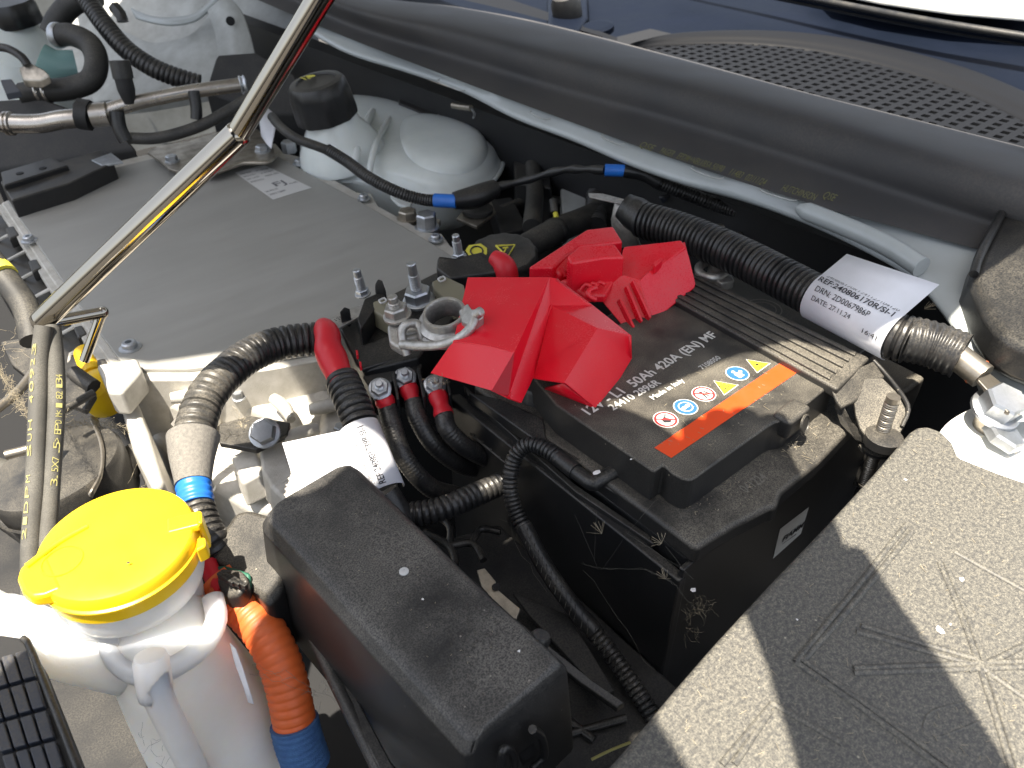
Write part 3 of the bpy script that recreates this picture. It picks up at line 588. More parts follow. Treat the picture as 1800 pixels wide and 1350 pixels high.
# black ribbed bar at the far left edge of the plate
fb = thing('far_rail', 'black slotted plastic rail along the far left edge of the plate', 'rail', W(80, 300, -35))
prism('rail_body', WL([(0, 318, -30), (110, 282, -30), (180, 262, -30), (200, 285, -30), (120, 322, -30), (20, 352, -30)]), 'black', fb, h=24, bevel=2)
prism('rail_lid', WL([(0, 302, -24), (90, 276, -24), (120, 290, -24), (6, 326, -24)]), 'clean', fb, h=8, bevel=2)
for x, y in ((35, 305), (75, 296)): lathe('slot_dark_disc', [(4, 0), (4, .6), (3, .7)], W(x, y, -24), 'dark', fb, seg=12)  # dark discs on the uncut lid, painting the shade of slots
prism('silver_pad', WL([(160, 281, -29), (195, 268, -29), (216, 284, -29), (178, 290, -29)]), 'zinc', fb, h=3, bevel=.8)

# ------------------------------------------------------------------ gearbox casting in front of the unit
gb = thing('gear_casting', 'sunlit bright cast aluminium housing below the grey plate', 'casting', W(450, 760, -110))
def lump(name, pts, h, bev=3, mat='cast', taper=3): return prism(name, WL(pts), mat, gb, h=h, bevel=bev, seg=3, taper=taper)
lump('main_body', [(212, 672, -92), (330, 670, -84), (470, 655, -80), (600, 630, -80), (660, 700, -95), (690, 790, -105), (640, 900, -120), (440, 900, -130), (330, 830, -120), (260, 760, -110)], 120, 6)
lump('flange_pad', [(240, 655, -72), (300, 645, -70), (345, 650, -70), (375, 700, -74), (340, 730, -80), (270, 700, -78)], 26, 4)
lump('left_column', [(205, 690, -60), (235, 690, -60), (262, 760, -72), (290, 850, -86), (268, 860, -86), (232, 790, -74)], 90, 4, 'cast')
lump('web_a', [(395, 700, -82), (500, 650, -78), (560, 655, -80), (600, 700, -86), (570, 740, -92), (520, 745, -94), (460, 725, -90)], 30, 8)
lump('web_b', [(560, 690, -84), (625, 690, -84), (640, 760, -92), (600, 800, -96), (560, 770, -94)], 30, 8)
lump('boss_block', [(405, 800, -92), (450, 780, -90), (462, 830, -94), (425, 850, -98)], 24, 3)
lump('plug_block', [(455, 790, -88), (505, 765, -86), (520, 780, -88), (530, 830, -94), (480, 862, -98), (460, 830, -94)], 28, 3)
lump('lower_block', [(470, 850, -96), (560, 810, -94), (560, 850, -98), (500, 880, -102)], 24, 3)
for i, pts in enumerate(([(480, 700, -76), (500, 716, -78), (512, 738, -80)], [(300, 700, -66), (380, 690, -70), (440, 668, -72)], [(430, 640, -66), (540, 610, -64), (600, 605, -64)], [(545, 720, -82), (600, 712, -80), (650, 735, -84)], [(640, 700, -84), (670, 760, -90), (690, 830, -96)], [(500, 770, -82), (560, 752, -82)])):
    sweep('cast_web', [W(*p) for p in pts], lambda s, L: 4.5+1.2*math.sin(s*.13), 'cast', gb, seg=10)
for x, y, z_, r in ((548, 634, -66, 5.5), (420, 700, -78, 4.5), (600, 760, -84, 5), (365, 860, -110, 5)): bolt(W(x, y, z_), r, 6, 'zinc', gb)
lathe('drain_boss', [(8, -10), (8, 0), (6, 3)], W(548, 655, -72), 'cast', gb, seg=20)
bb = thing('bracket_bolt', 'pale zinc hexagon flange bolt in a small dark bracket on the casting', 'bolt', W(465, 760, -70))
bolt(W(466, 762, -72), 9.5, 9, 'zinc', bb, V((-.35, -.55, .8)), name='hex_head')
prism('bracket_strap', WL([(385, 745, -76), (440, 730, -74), (510, 742, -74), (505, 762, -76), (450, 790, -78), (385, 778, -78)]), 'black', bb, h=5, bevel=1)

# ------------------------------------------------------------------ bonnet prop
pr_ = thing('bonnet_prop', 'polished telescopic bonnet prop rod slanting across the upper left', 'prop rod', WD(78, 566, 440))
bA, bM, bT = WD(76, 562, 445), WD(418, 236, 385), WD(640, -130, 318)
sweep('lower_tube', [bA, bM], 6.6, 'chrome', pr_, seg=32, step=6); lathe('tube_collar', [(6.6, 0), (6.3, 1.5), (5.5, 2.5)], bM, 'chrome', pr_, bM-bA, seg=28)
sweep('upper_rod', [bM, bT], 5.6, 'chrome', pr_, seg=32, step=8)
lathe('rod_end', [(6.6, 0), (6.2, 3), (4.5, 5.2), (1.5, 6.2)], bA, 'chrome', pr_, bA-bM, seg=28)
q0, q1, q2, q3 = WD(90, 566, 452), WD(180, 549, 470), WD(168, 580, 474), WD(148, 634, 478)
sweep('crank_arm', [q0, q1], 3.6, 'chrome', pr_, seg=20); sweep('crank_end', [q1, q3], 3.0, 'chrome', pr_, seg=20)
lathe('crank_elbow', [(.5, -3.6), (2.4, -3), (3.6, -1), (3.7, 1), (2.6, 3), (.5, 3.7)], q1, 'chrome', pr_, V((.2, .3, 1)), seg=16)

# ------------------------------------------------------------------ pair of old hoses on the left
hp1 = [WD(78, 574, 438), WD(70, 640, 436), WD(67, 720, 430), WD(62, 850, 418), WD(54, 980, 408), WD(58, 1085, 402), WD(70, 1160, 402)]
hp2 = [WD(92, 574, 444), WD(98, 640, 440), WD(99, 720, 434), WD(90, 850, 422), WD(84, 960, 412), WD(86, 1060, 406), WD(100, 1160, 404)]
h1 = thing('rubber_hose', 'grey dusty rubber hose, the left one of the pair hanging at the left edge', 'hose', hp1[3], 'twin rubber hoses at the left edge')
sweep('hose_wall', hp1, 5.0, 'oldhose', h1, seg=22, step=3)
h2 = thing('rubber_hose', 'grey dusty rubber hose with clear yellow print, the right one of the pair', 'hose', hp2[3], 'twin rubber hoses at the left edge')
sweep('hose_wall', hp2, 4.7, 'oldhose', h2, seg=22, step=3)
def htext(t, path, f0, f1, parent, r, side=0, size=3.2):
    pts = spline(path, 2); chars = list(t); n_ = len(chars)
    for i, ch in enumerate(chars):
        if ch == ' ': continue
        k = f0+(f1-f0)*i/n_; a = pts[int(k*(len(pts)-1))]; b = pts[int((k+(f1-f0)*.72/n_)*(len(pts)-1))]
        if (b-a).length < .2: continue
        vd = (CAM-a); ax_ = (b-a).normalized(); vd = (vd-ax_*vd.dot(ax_)).normalized(); vs_ = ax_.cross(vd); nr = (vd*math.cos(side)+vs_*math.sin(side)).normalized()
        yd = nr.cross(ax_); text(ch, a+nr*r-yd*size*.5, b+nr*r-yd*size*.5, nr, 'hoseprint', parent, size=size, bold=-.005)
htext('3.5X7.5>EPDM<182134', hp2, .50, .16, h2, 4.7, .25, 3.4); htext('21DPM SUH 40923', hp1, .66, .05, h1, 5.0, -.75, 2.6)

# ------------------------------------------------------------------ washer bottle
wb = thing('washer_bottle', 'milky washer bottle neck with a big yellow hinged cap', 'bottle', W(230, 1010, -60))
cc = W(203, 948, 12); RC = 37.0
cap = lathe('cap', [(RC, -17), (RC+.3, -9), (RC+1.4, -8.6), (RC+1.4, -7.6), (RC+.2, -7), (RC, -2.4), (RC-1, -.6), (RC-3.4, 0), (RC-12, .5), (1, .8)], cc, 'yellow', wb, seg=64)
tdir = (W(75, 1010, 12)-cc); tdir.z = 0; tdir.normalize(); td2 = UP.cross(tdir)
prism('cap_tab', [cc+tdir*a+td2*b+UP*.6 for a, b in ((28, -15), (36, -14), (41, -11), (43.5, -5), (43.5, 5), (41, 11), (36, 14), (28, 15))], 'yellow', wb, h=8, bevel=2.4, seg=4)
sweep('tab_ridge', [cc+tdir*38-td2*9+UP*1.2, cc+tdir*22-td2*15+UP*1.2, cc+tdir*8-td2*17+UP*1], 1.4, 'yellow', wb, seg=8)
hd = (W(333, 915, 12)-cc); hd.z = 0; hd.normalize(); h2d = UP.cross(hd)
prism('hinge', [cc+hd*a+h2d*b+UP*1.2 for a, b in ((24, -6), (40, -6), (40, 5), (24, 5))], 'yellow', wb, h=5, bevel=1.5)
box('hinge_strap', cc+hd*39.5+UP*-9, (3, 9, 20), 'yellow', wb, R=M.Rotation(math.atan2(hd.y, hd.x), 3, 'Z'), bevel=1.2)
prism('latch_tab', [cc+hd*a+h2d*b+UP*-4 for a, b in ((36, -18), (41, -16), (41, -10), (37, -9))], 'yellow', wb, h=10, bevel=1.2)
for r in (11, 16): pass
lathe('moulded_circle', [(9.5, .7), (9.3, 1.15), (8.9, 1.15), (8.7, .7)], cc+tdir*24-td2*2, 'yellow', wb, seg=30, cap=False)
nk = [(34.5, -14), (35, -20), (35.5, -28), (34, -33), (29, -38), (28, -42), (30, -46), (29, -56), (26, -64)]
lathe('neck', nk, cc, 'milky', wb, axis=V((0, 0, 1)), seg=48)
bpts = [cc+UP*-52, WD(300, 1150, 402), WD(358, 1245, 425), WD(430, 1350, 452), WD(500, 1460, 480)]
sweep('filler_body', bpts, lambda s, L: 26+12*min(1, s/90), 'milky', wb, seg=40)
sweep('side_arm', [WD(250, 1160, 392), WD(180, 1152, 388), WD(110, 1140, 384), WD(50, 1112, 380), WD(-10, 1085, 378), WD(-60, 1060, 378)], lambda s, L: 19-7*min(1, s/60), 'milky', wb, seg=28)
sweep('arm_top_rib', [WD(215, 1120, 378), WD(140, 1105, 376), WD(60, 1076, 374), WD(20, 1060, 374), WD(-40, 1065, 374)], 4.5, 'milky', wb, seg=16)
sweep('overflow_ring', [WD(186, 1128, 380), WD(205, 1160, 376), WD(235, 1182, 374), WD(270, 1186, 374), WD(318, 1165, 378), WD(360, 1132, 386), WD(380, 1090, 394), WD(374, 1050, 402)], 5.6, 'milky', wb, seg=20)
sweep('overflow_pipe', [WD(270, 1168, 355), WD(278, 1222, 358), WD(310, 1290, 372), WD(350, 1370, 395), WD(390, 1440, 412)], 6.8, 'milky', wb, seg=20)
lathe('pipe_joint', [(7.6, -9), (8, -6), (8, 10), (7, 13)], WD(270, 1195, 357), 'milky', wb, WD(268, 1150, 353)-WD(278, 1222, 358), seg=24)
# torn label on the body
tl = loft('torn_label', [WL([(404, 1130, -40), (414, 1140, -40)]), WL([(412, 1165, -45), (425, 1170, -45)]), WL([(425, 1200, -50), (436, 1205, -50)]), WL([(436, 1235, -56), (446, 1238, -56)])], 'label', wb, smooth_n=6, solid=.3)

# ------------------------------------------------------------------ bottom left: ribbed grey-blue plate
rp = thing('ribbed_plate', 'blue grey ribbed plastic plate in the bottom left corner', 'plate', W(60, 1260, -20))
prism('plate_base', WL([(-60, 1105, -15), (42, 1120, -15), (60, 1150, -15), (150, 1380, -15), (100, 1440, -15), (-60, 1440, -15)]), 'dark', rp, h=20, bevel=2)
for r in range(6):
    for c_ in range(4):
        def q(u, v):
            x0, y0 = -50+u*98, 1128+v*320; return W(x0+v*100+u*0, y0-u*28+38, -12)
        u0, u1 = c_/4+.012, (c_+1)/4-.018; v0, v1 = r/6+.008, (r+1)/6-.014
        prism('cell', [q(u0, v0), q(u1, v0), q(u1, v1), q(u0, v1)], 'bluegrey', rp, h=4, bevel=.7)
sweep('plate_edge', [W(40, 1122, -10), W(58, 1150, -10), W(150, 1385, -10)], 1.6, 'clean', rp, seg=10)

# left dark machinery: pulley, steel bars, yellow plug
pl = thing('curved_guard', 'dusty curved black guard with steel rim between the hoses and the casting', 'guard', W(150, 790, -70))
lathe('guard_drum', [(44, -40), (46, -6), (44, -2), (34, 0), (10, 2)], W(92, 815, -70), 'black', pl, V((-.1, .1, 1)), seg=48)
loft('steel_rim', [WL([(160, 730, -62), (180, 780, -62), (180, 830, -64), (160, 870, -66)]), WL([(172, 735, -84), (192, 790, -84), (190, 840, -86), (165, 880, -86)])], 'steel', pl, smooth_n=18, solid=2)
lathe('guard_rib', [(47, -22), (48, -20), (47, -18)], W(92, 815, -70), 'black', pl, seg=48, cap=False)
tag(prism('angle_plate', WL([(60, 590, -40), (108, 640, -42), (168, 690, -44), (150, 720, -48), (95, 700, -48), (20, 640, -44), (0, 600, -42)]), 'black', h=6, bevel=1.5), 'dark dusty angled plate behind the twin hoses', 'plate')
sb = thing('latch_frame', 'steel bars of the latch frame crossing behind the twin hoses', 'frame', W(60, 730, -30))
sweep('steel_bar', [W(-20, 730, -34), W(30, 690, -34), W(62, 650, -34)], 3.4, 'steel', sb, seg=10); sweep('steel_bar', [W(105, 725, -40), W(165, 690, -40)], 3.0, 'black', sb, seg=10); sweep('steel_bar', [W(10, 800, -48), W(62, 785, -48), W(80, 760, -46)], 3.4, 'steel', sb, seg=10)
sweep('pinch_tab', [W(130, 655, -40), W(150, 670, -42), W(165, 680, -44)], 6, 'black', sb, seg=8)
yp = thing('yellow_plug', 'deep yellow rounded plug half hidden behind the twin hoses', 'plug', W(165, 680, -70))
lathe('plug_dome', [(17, -20), (18, -5), (15, 4), (8, 8), (1, 9)], W(168, 680, -66), 'yellow', yp, V((-.3, -.2, 1)), seg=32); sweep('plug_stem', [W(150, 620, -62), W(165, 660, -66)], 9, 'yellow', yp, seg=16)
ybn = sweep('yellow_band', [WD(-8, 470, 520), WD(8, 486, 516)], 9, 'yellowprint', seg=16); tag(ybn, 'narrow yellow band at the left edge of the picture', 'band')
tag(sweep('edge_hose', [WD(-30, 440, 520), WD(10, 490, 518), WD(45, 540, 510), WD(60, 600, 500)], 8.4, 'hose', seg=16), 'black hose at the left edge carrying the yellow band', 'hose')
fr_ = thing('front_frame', 'dusty dark plastic frame members below the twin hoses', 'frame', W(40, 900, -120))
for pts, r in (([(-20, 820, -95), (60, 850, -100), (140, 905, -110), (200, 940, -115)], 9), ([(0, 905, -120), (80, 960, -128), (150, 1010, -130)], 8), ([(180, 880, -100), (220, 840, -96), (240, 790, -90)], 8)):
    sweep('frame_member', [W(*p) for p in pts], r, 'oldhose' if pts[0][0] < 0 else 'black', fr_, seg=10)
prism('frame_box', WL([(-30, 870, -140), (60, 880, -140), (90, 960, -140), (80, 1060, -140), (-30, 1060, -140)]), 'dbox', fr_, h=40, bevel=4)  # near-black plastic on the frame boxes carries the shade as colour
prism('frame_box', WL([(120, 900, -150), (330, 860, -150), (360, 1000, -150), (200, 1040, -150)]), 'dbox', fr_, h=40, bevel=4)
tag(prism('lower_shield', WL([(60, 1180, -170), (420, 1120, -170), (560, 1400, -170), (160, 1400, -170)]), 'dbox', h=10, bevel=3), 'dark shield plate low behind the washer bottle', 'plate')  # shade on this low plate is put into its near-black colour

# ------------------------------------------------------------------ orange cable + plug
oc = thing('orange_cable', 'orange corrugated high voltage cable ending in blue cloth tape', 'cable', W(490, 1160, -40))
ow = [WD(384, 1016, 424), WD(423, 1062, 420), WD(463, 1108, 414), WD(490, 1160, 410), WD(507, 1215, 410), WD(518, 1270, 412), WD(530, 1320, 416)]
corr('orange_sleeve', ow, 11.6, 'orange', oc, pitch=4.6, depth=.6, seg=28)
sweep('cloth_tape', [WD(517, 1268, 411), WD(524, 1298, 413), WD(540, 1345, 418)], lambda s, L: 12.9+.25*math.sin(s*1.9), 'blueweave', oc, seg=28, step=.8)
cn = thing('cable_connector', 'black and green plug above the orange cable', 'connector', W(405, 1020, -30))
prism('green_seal', WL([(372, 990, -36), (400, 996, -34), (440, 1005, -34), (442, 1030, -36), (420, 1050, -38), (395, 1058, -40), (365, 1010, -38)]), 'green', cn, h=14, bevel=2)
prism('plug_body', WL([(385, 996, -30), (425, 1000, -28), (438, 1018, -28), (422, 1046, -32), (396, 1050, -34), (380, 1020, -32)]), 'black', cn, h=14, bevel=2.5)
for k in range(3): box('plug_rib', W(398+k*11, 1018+k*3, -26), (2.4, 12, 4), 'clean', cn, rz=.3)
tag(sweep('red_lead', [W(365, 990, -36), W(375, 1015, -38), W(395, 1035, -40)], 5, 'redb', seg=12), 'short dull red lead behind the green seal', 'lead')
rl = prism('relay_box', WL([(372, 978, -32), (392, 930, -30), (412, 897, -28), (440, 893, -28), (484, 905, -28), (502, 960, -30), (500, 1030, -34), (470, 1065, -36), (430, 1020, -36)]), 'black', h=50, bevel=5, seg=4); tag(rl, 'dusty black relay box behind the fuse box with a sunlit patch', 'box')

# ------------------------------------------------------------------ arched conduit with tapes
ar = thing('arched_conduit', 'thick corrugated conduit arching over the casting with grey and blue tape', 'conduit', W(380, 690, 0))
ap = [W(580, 596, -6), W(535, 597, -4), W(480, 607, -2), W(430, 630, 0), W(385, 668, 0), W(356, 712, -2), W(342, 760, -6), W(340, 800, -10)]
corr('conduit_upper', ap[:5], 12.2, 'conduit', ar, pitch=5.0, depth=1.7, seg=28)
corr('conduit_dusty', [ap[4], W(368, 690, 0), ap[5], ap[6], ap[7]], 12.3, 'conduitd', ar, pitch=5.0, depth=1.5, seg=28)
sweep('cloth_tape', [W(340, 768, -6), W(338, 800, -10), W(339, 835, -14), W(340, 850, -16)], lambda s, L: 15.6-5.2*min(1, s/30), 'greytape', ar, seg=28, step=2)
mk('tape_tail', [W(300, 745, -2), W(325, 715, 2), W(345, 745, 2), W(320, 765, 0), W(300, 746, -3), W(325, 716, 1), W(345, 746, 1), W(320, 766, -1)], [[0, 1, 2, 3], [4, 5, 6, 7], [0, 1, 5, 4], [1, 2, 6, 5], [2, 3, 7, 6], [3, 0, 4, 7]], 'greytape', ar)
sweep('blue_tape', [W(339, 843, -16), W(342, 865, -18), W(346, 888, -21)], lambda s, L: 9.8+.5*math.sin(s*1.4), 'bluetape', ar, seg=26, step=.9)
corr('conduit_lower', [W(345, 880, -21), W(355, 915, -26), W(375, 955, -34), W(405, 1000, -50), W(430, 1040, -70)], 9.6, 'conduit', ar, pitch=4.2, depth=1.5, seg=24)

# ------------------------------------------------------------------ fuse box
fz = thing('fuse_box', 'long black fuse box cover with rounded edges and patches of dust', 'fuse box', W(730, 1050, -70))
ft = [W(487, 912, -3), W(484, 895, -2), W(500, 876, -1), W(590, 823, 0), W(607, 819, 0), W(622, 828, 0), W(800, 1003, 0), W(962, 1153, 0), W(972, 1166, -1), (W(966, 1176, -1)), W(850, 1275, 0), W(838, 1280, -1), W(826, 1276, -2), W(690, 1130, -2), W(600, 1032, -2)]
cfz = sum(ft, V((0, 0, 0)))/len(ft); nf = len(ft)
lv = []
for dz, gx_, gy in ((0, 0, 0), (-2, 3.2, 1.6), (-8, 6.5, 3), (-60, 11, 5), (-80, 12, 6)):
    lv.append([V((p.x+(gx_ if p.x > cfz.x else -gx_*1.25), p.y+(gy if p.y > cfz.y else -gy), p.z+dz)) for p in ft])
vs = [v for r in lv for v in r]
mk('cover_shell', vs, [list(range(nf))]+[[k*nf+i, (k+1)*nf+i, (k+1)*nf+(i+1) % nf, k*nf+(i+1) % nf] for k in range(4) for i in range(nf)], 'cover', fz, bevel=3.2, seg=4)
lathe('moulding_point', [(2.4, -.6), (2.4, .15), (1.6, .5), (.8, .5), (.7, .1), (.05, .1)], W(710, 1004, .3), 'sticker', fz, seg=16)
sweep('side_flange', [W(511, 1053, -60), W(530, 1075, -61), W(545, 1108, -62), W(600, 1220, -64), W(655, 1330, -66), W(690, 1400, -68)], 3.6, 'cover', fz, seg=8)
prism('flange_web', [W(511, 1053, -62), W(545, 1106, -62), W(600, 1220, -62), W(690, 1400, -62), W(720, 1400, -62), W(560, 1100, -62), W(530, 1050, -62)], 'cover', fz, h=3, bevel=1)
lathe('side_lug', [(5, -8), (5, 4), (4, 6)], W(945, 1133, -10), 'clean', fz, V((.5, 0, 1)), seg=18)
yq = -15
sweep('clip_hoop', [WY(880, 1350, yq), WY(884, 1318, yq), WY(900, 1322, yq), WY(906, 1352, yq)], 1.8, 'clean', fz, seg=8, step=2)
prism('clip_tongue', [WY(910, 1325, yq-3), WY(940, 1303, yq-3), WY(945, 1318, yq-3), WY(917, 1343, yq-3)], 'clean', fz, h=3, bevel=.8)
sweep('clip_hoop', [WY(936, 1282, yq), WY(952, 1296, yq), WY(956, 1330, yq), WY(935, 1352, yq)], 2.0, 'clean', fz, seg=8, step=2)
# floor between fuse box and battery
lp = thing('lower_tray', 'dusty dark support tray low between the fuse box and the battery', 'tray', (-60, 60, -150))
prism('tray_floor', [(-120, -90, -128), (-8, -60, -128), (-12, 150, -110), (-120, 190, -110)], 'dbox', lp, h=8, bevel=2)
prism('tray_lip', [W(1000, 1080, -100), W(1082, 1215, -100), (W(1060, 1222, -100)), W(930, 1080, -98), W(900, 1040, -96)], 'dbox', lp, h=4, bevel=1)
prism('drop_edge', [W(905, 1085, -80), W(1040, 1195, -90), W(1100, 1235, -96), W(1085, 1245, -96), W(1020, 1200, -90), W(895, 1100, -80)], 'clean', lp, h=5, bevel=1)
for a, b in (((1000, 1290), (1100, 1262)), ((998, 1265), (1045, 1300)), ((900, 980), (960, 1010))):
    sweep('stiffener', [W(*a, -118), W(*b, -118)], 2.4, 'clean', lp, seg=8)
tag(sweep('yellow_wire', [W(1040, 1335, -100), W(1075, 1318, -100), W(1108, 1305, -100)], .8, 'hoseprint', seg=6), 'thin yellow wire by the lower tray near the right cover', 'wire')
gc = thing('grey_clip', 'grey sheet metal clip with a dark disc for a round hole between fuse box and battery', 'clip', W(870, 1040, -70))
prism('clip_plate', WL([(838, 1002, -66), (852, 998, -66), (872, 1022, -68), (870, 1032, -68), (915, 1070, -72), (908, 1088, -72), (893, 1085, -72), (860, 1045, -70), (846, 1030, -68)]), 'steel', gc, h=2, bevel=.5); lathe('clip_dark_disc', [(2.6, 0), (2.6, .3), (2, .4)], W(872, 1032, -67.6), 'dark', gc, seg=14)  # plate is uncut, a near-black disc paints the dark of the hole
tag(corr('loom_conduit', [W(690, 905, -60), W(730, 903, -58), W(775, 895, -56), W(830, 872, -56), W(880, 850, -60)], 8, 'conduit', pitch=4.2, depth=1.3, seg=20), 'dusty black corrugated loom running behind the fuse box to the battery', 'conduit')
hx = thing('honeycomb_bracket', 'black plastic bracket with open cells behind the fuse box', 'bracket', W(800, 970, -90))
for pts in ([(745, 935), (790, 960), (800, 1000), (780, 1030)], [(790, 960), (830, 955), (850, 985)], [(830, 955), (845, 930), (880, 935)], [(760, 900), (790, 925), (790, 960)]):
    sweep('cell_wall', [W(x, y, -88) for x, y in pts], 2.6, 'clean', hx, seg=8)

# ------------------------------------------------------------------ RED COVERS
ra = thing('red_terminal_cover', 'front red plastic terminal cover with an open end, resting on the battery corner', 'cover', W(940, 620, 0), 'loose red terminal covers')
PA = dict(a=(822, 487, 40), b=(966, 487, 50), c=(905, 618, 44), d=(797, 598, 36), d2=(771, 602, 22), e=(756, 656, 10), f=(865, 687, 22), f2=(894, 700, 22), g=(917, 708, 16), b2=(978, 489, 49), h=(969, 537, 38), i=(1043, 537, 36), j=(1110, 590, 30), k=(1050, 577, 40), l=(992, 672, 30), m=(958, 681, 8), n=(1056, 724, 4), o=(1111, 630, 10), q=(938, 664, 18), c2=(899, 619, 42), v=(945, 640, 24))
kk = list(PA); pv = [W(*PA[x]) for x in kk]; ix = {x: n for n, x in enumerate(kk)}
def F(s): return [ix[x] for x in s.split()]
mk('cover_shell', pv, [F('a b c'), F('a c d'), F('d c f'), F('d f e'), F('b b2 h'), F('b h g'), F('b g f2'), F('b f2 f c'), F('b2 i h'), F('h i k'), F('i j k'), F('h k v'), F('h v q'), F('h q g'), F('k l q v'), F('k j o n'), F('k n l')], 'redf', ra, solid=1.8, bevel=2.4, seg=4)
mk('end_flap', [W(958, 681, 8), W(992, 672, 27), W(1056, 724, 3.4), W(1040, 716, 2)], [[0, 1, 2, 3]], 'redf', ra, solid=1.4)
mk('hidden_wall', [W(*PA['j']), W(*PA['o']), W(*PA['i']), V((W(*PA['i']).x, W(*PA['i']).y, 8)), V((W(*PA['b2']).x, W(*PA['b2']).y, 6)), W(*PA['b2'])], [[0, 1, 3, 2], [2, 3, 4, 5]], 'redf', ra, solid=1.6)
sweep('fold_line', [W(969, 537, 38.5), W(945, 600, 28), W(917, 640, 22), W(894, 699, 22.5)], .8, 'redf', ra, seg=8)
sweep('fold_line', [W(797, 600, 36), W(850, 607, 40), W(900, 619, 43)], .5, 'redf', ra, seg=8)
rb = thing('red_terminal_cover', 'rear red plastic cover with stepped blocks and slim ribs, dusty on top', 'cover', W(1080, 480, 20), 'loose red terminal covers')
def rbk(name, pts, h, taper=1.5, bev=2.0, down=V((0, 0, -1))): return prism(name, WL(pts), 'red', rb, h=h, taper=taper, bevel=bev, seg=4, down=down)
rbk('left_block', [(929, 469, 34), (1031, 403, 36), (1078, 397, 38), (1095, 424, 37), (1019, 433, 36), (995, 449, 35), (973, 469, 34), (940, 471, 34)], 26, .5)
rbk('step_block', [(970, 466, 32), (996, 448, 34), (1004, 472, 28), (984, 484, 27)], 20, .5)
rbk('centre_block', [(997, 449, 46), (1019, 431, 47), (1081, 428, 47), (1098, 452, 45), (1063, 452, 45), (1004, 462, 45)], 34, .5)
rbk('right_block', [(1085, 487, 26), (1096, 432, 38), (1198, 421, 42), (1207, 432, 42), (1133, 487, 32), (1120, 495, 28)], 30, 0)
mk('right_flank', WL([(1205, 424, 42), (1133, 484, 33), (1122, 496, 29), (1148, 566, 4), (1222, 506, 16), (1223, 498, 18), (1211, 452, 36)]), [[0, 1, 2, 3, 4, 5, 6]], 'red', rb, solid=2.5, bevel=1.2)
mk('inner_skirt', WL([(1084, 490, 26), (1096, 484, 30), (1124, 492, 30), (1148, 566, 4), (1137, 569, 4), (1106, 587, 3), (1058, 530, 12), (1072, 512, 18), (1078, 496, 24)]), [[0, 1, 2, 3, 4, 5, 6, 7, 8]], 'red', rb, solid=2, bevel=.8)
for a, b, c_ in (((1084, 530, 16), (1088, 528, 16), (1108, 582, 4)), ((1096, 507, 24), (1100, 506, 24), (1122, 572, 5)), ((1107, 498, 27), (1111, 497, 27), (1137, 566, 6))):
    pA, pB = W(*a), W(*c_); mk('slim_rib', [pA, pB, pB+V((-1, -3, 5)), pA+V((-1, -3, 4)), pA+V((2, 0, 0)), pB+V((2, 0, 0)), pB+V((1, -3, 5)), pA+V((1, -3, 4))], [[0, 1, 2, 3], [4, 5, 6, 7], [2, 3, 7, 6], [0, 3, 7, 4], [1, 2, 6, 5]], 'red', rb, bevel=.4)
rbk('latch_tab', [(1148, 462, 40), (1162, 452, 41), (1165, 457, 40), (1152, 468, 39)], 7, 0, .6)
rbk('hinge_web', [(985, 492, 26), (1010, 484, 28), (1060, 482, 28), (1080, 492, 26), (1064, 520, 20), (1030, 520, 20)], 6, 0, 1.5)
for k in range(3): sweep('hinge_claw', [W(1022+k*12, 510-k*2, 24), W(1030+k*12, 500-k*2, 28), W(1040+k*12, 505-k*2, 27)], 1.6, 'red', rb, seg=8, step=2)
sweep('hinge_claw', [W(1046, 527, 22), W(1034, 520, 26), W(1036, 510, 28), W(1048, 506, 28)], 2.0, 'red', rb, seg=10, step=2)
rbk('foot_tab', [(1104, 583, 5), (1136, 563, 5), (1140, 567, 5), (1107, 589, 5)], 2, 0, .5)
for x in (975, 986, 998): sweep('flute', [W(x, 466+(x-975)*.3, 30), W(x+8, 486, 24)], 1.8, 'red', rb, seg=8, step=3)

# ------------------------------------------------------------------ TERMINAL BLOCK
tb = thing('terminal_block', 'black fuse terminal block with studs, clear fuse caps and red booted leads', 'terminal block', W(690, 590, -20))
prism('block_top', WL([(592, 566, -2), (640, 540, -1), (765, 478, 2), (800, 470, 2), (880, 470, 3), (830, 520, 2), (760, 600, 0), (735, 628, -2), (640, 652, -6), (625, 640, -6)]), 'clean', tb, h=34, bevel=2)
prism('front_panel', WL([(623, 611, 0), (690, 588, 0), (712, 600, 0), (705, 628, -3), (636, 649, -4)]), 'clean', tb, h=4, bevel=1)
prism('stud_shelf', WL([(636, 660, -10), (735, 632, -8), (742, 640, -8), (740, 655, -12), (650, 682, -14)]), 'clean', tb, h=26, bevel=1.5)
for x, y in ((627, 620), (633, 640)): prism('red_peg', WL([(x-2, y-5, 1), (x+2, y-5, 1), (x+3, y+3, 1), (x-1, y+4, 1)]), 'redb', tb, h=4, bevel=.4)
bt_ = thing('x', '', '', (0, 0, 0)) if False else None
prism('busbar', WL([(574, 566, 4), (592, 553, 5), (640, 532, 5), (652, 545, 5), (625, 560, 5), (590, 578, 4)]), 'lead', tb, h=2.5, bevel=.8)
text('1202', W(592, 565, 5.2), W(610, 556, 5.2), UP, 'ink', tb, size=3.4)
def fin(pts, h=16): prism('fin', WL(pts), 'clean', tb, h=h, bevel=1)
fin([(628, 560, 14), (640, 525, 18), (668, 512, 18), (678, 520, 16), (660, 540, 14), (634, 578, 12)], 22)
fin([(658, 500, 24), (664, 489, 28), (672, 492, 28), (680, 514, 18), (660, 516, 18)], 14)
fin([(596, 548, 14), (605, 538, 16), (616, 542, 14), (612, 552, 10)], 12)
prism('rear_shield', WL([(766, 472, 16), (768, 450, 24), (800, 452, 22), (848, 441, 24), (868, 456, 22), (880, 478, 16), (790, 490, 12)]), 'clean', tb, h=22, bevel=2)
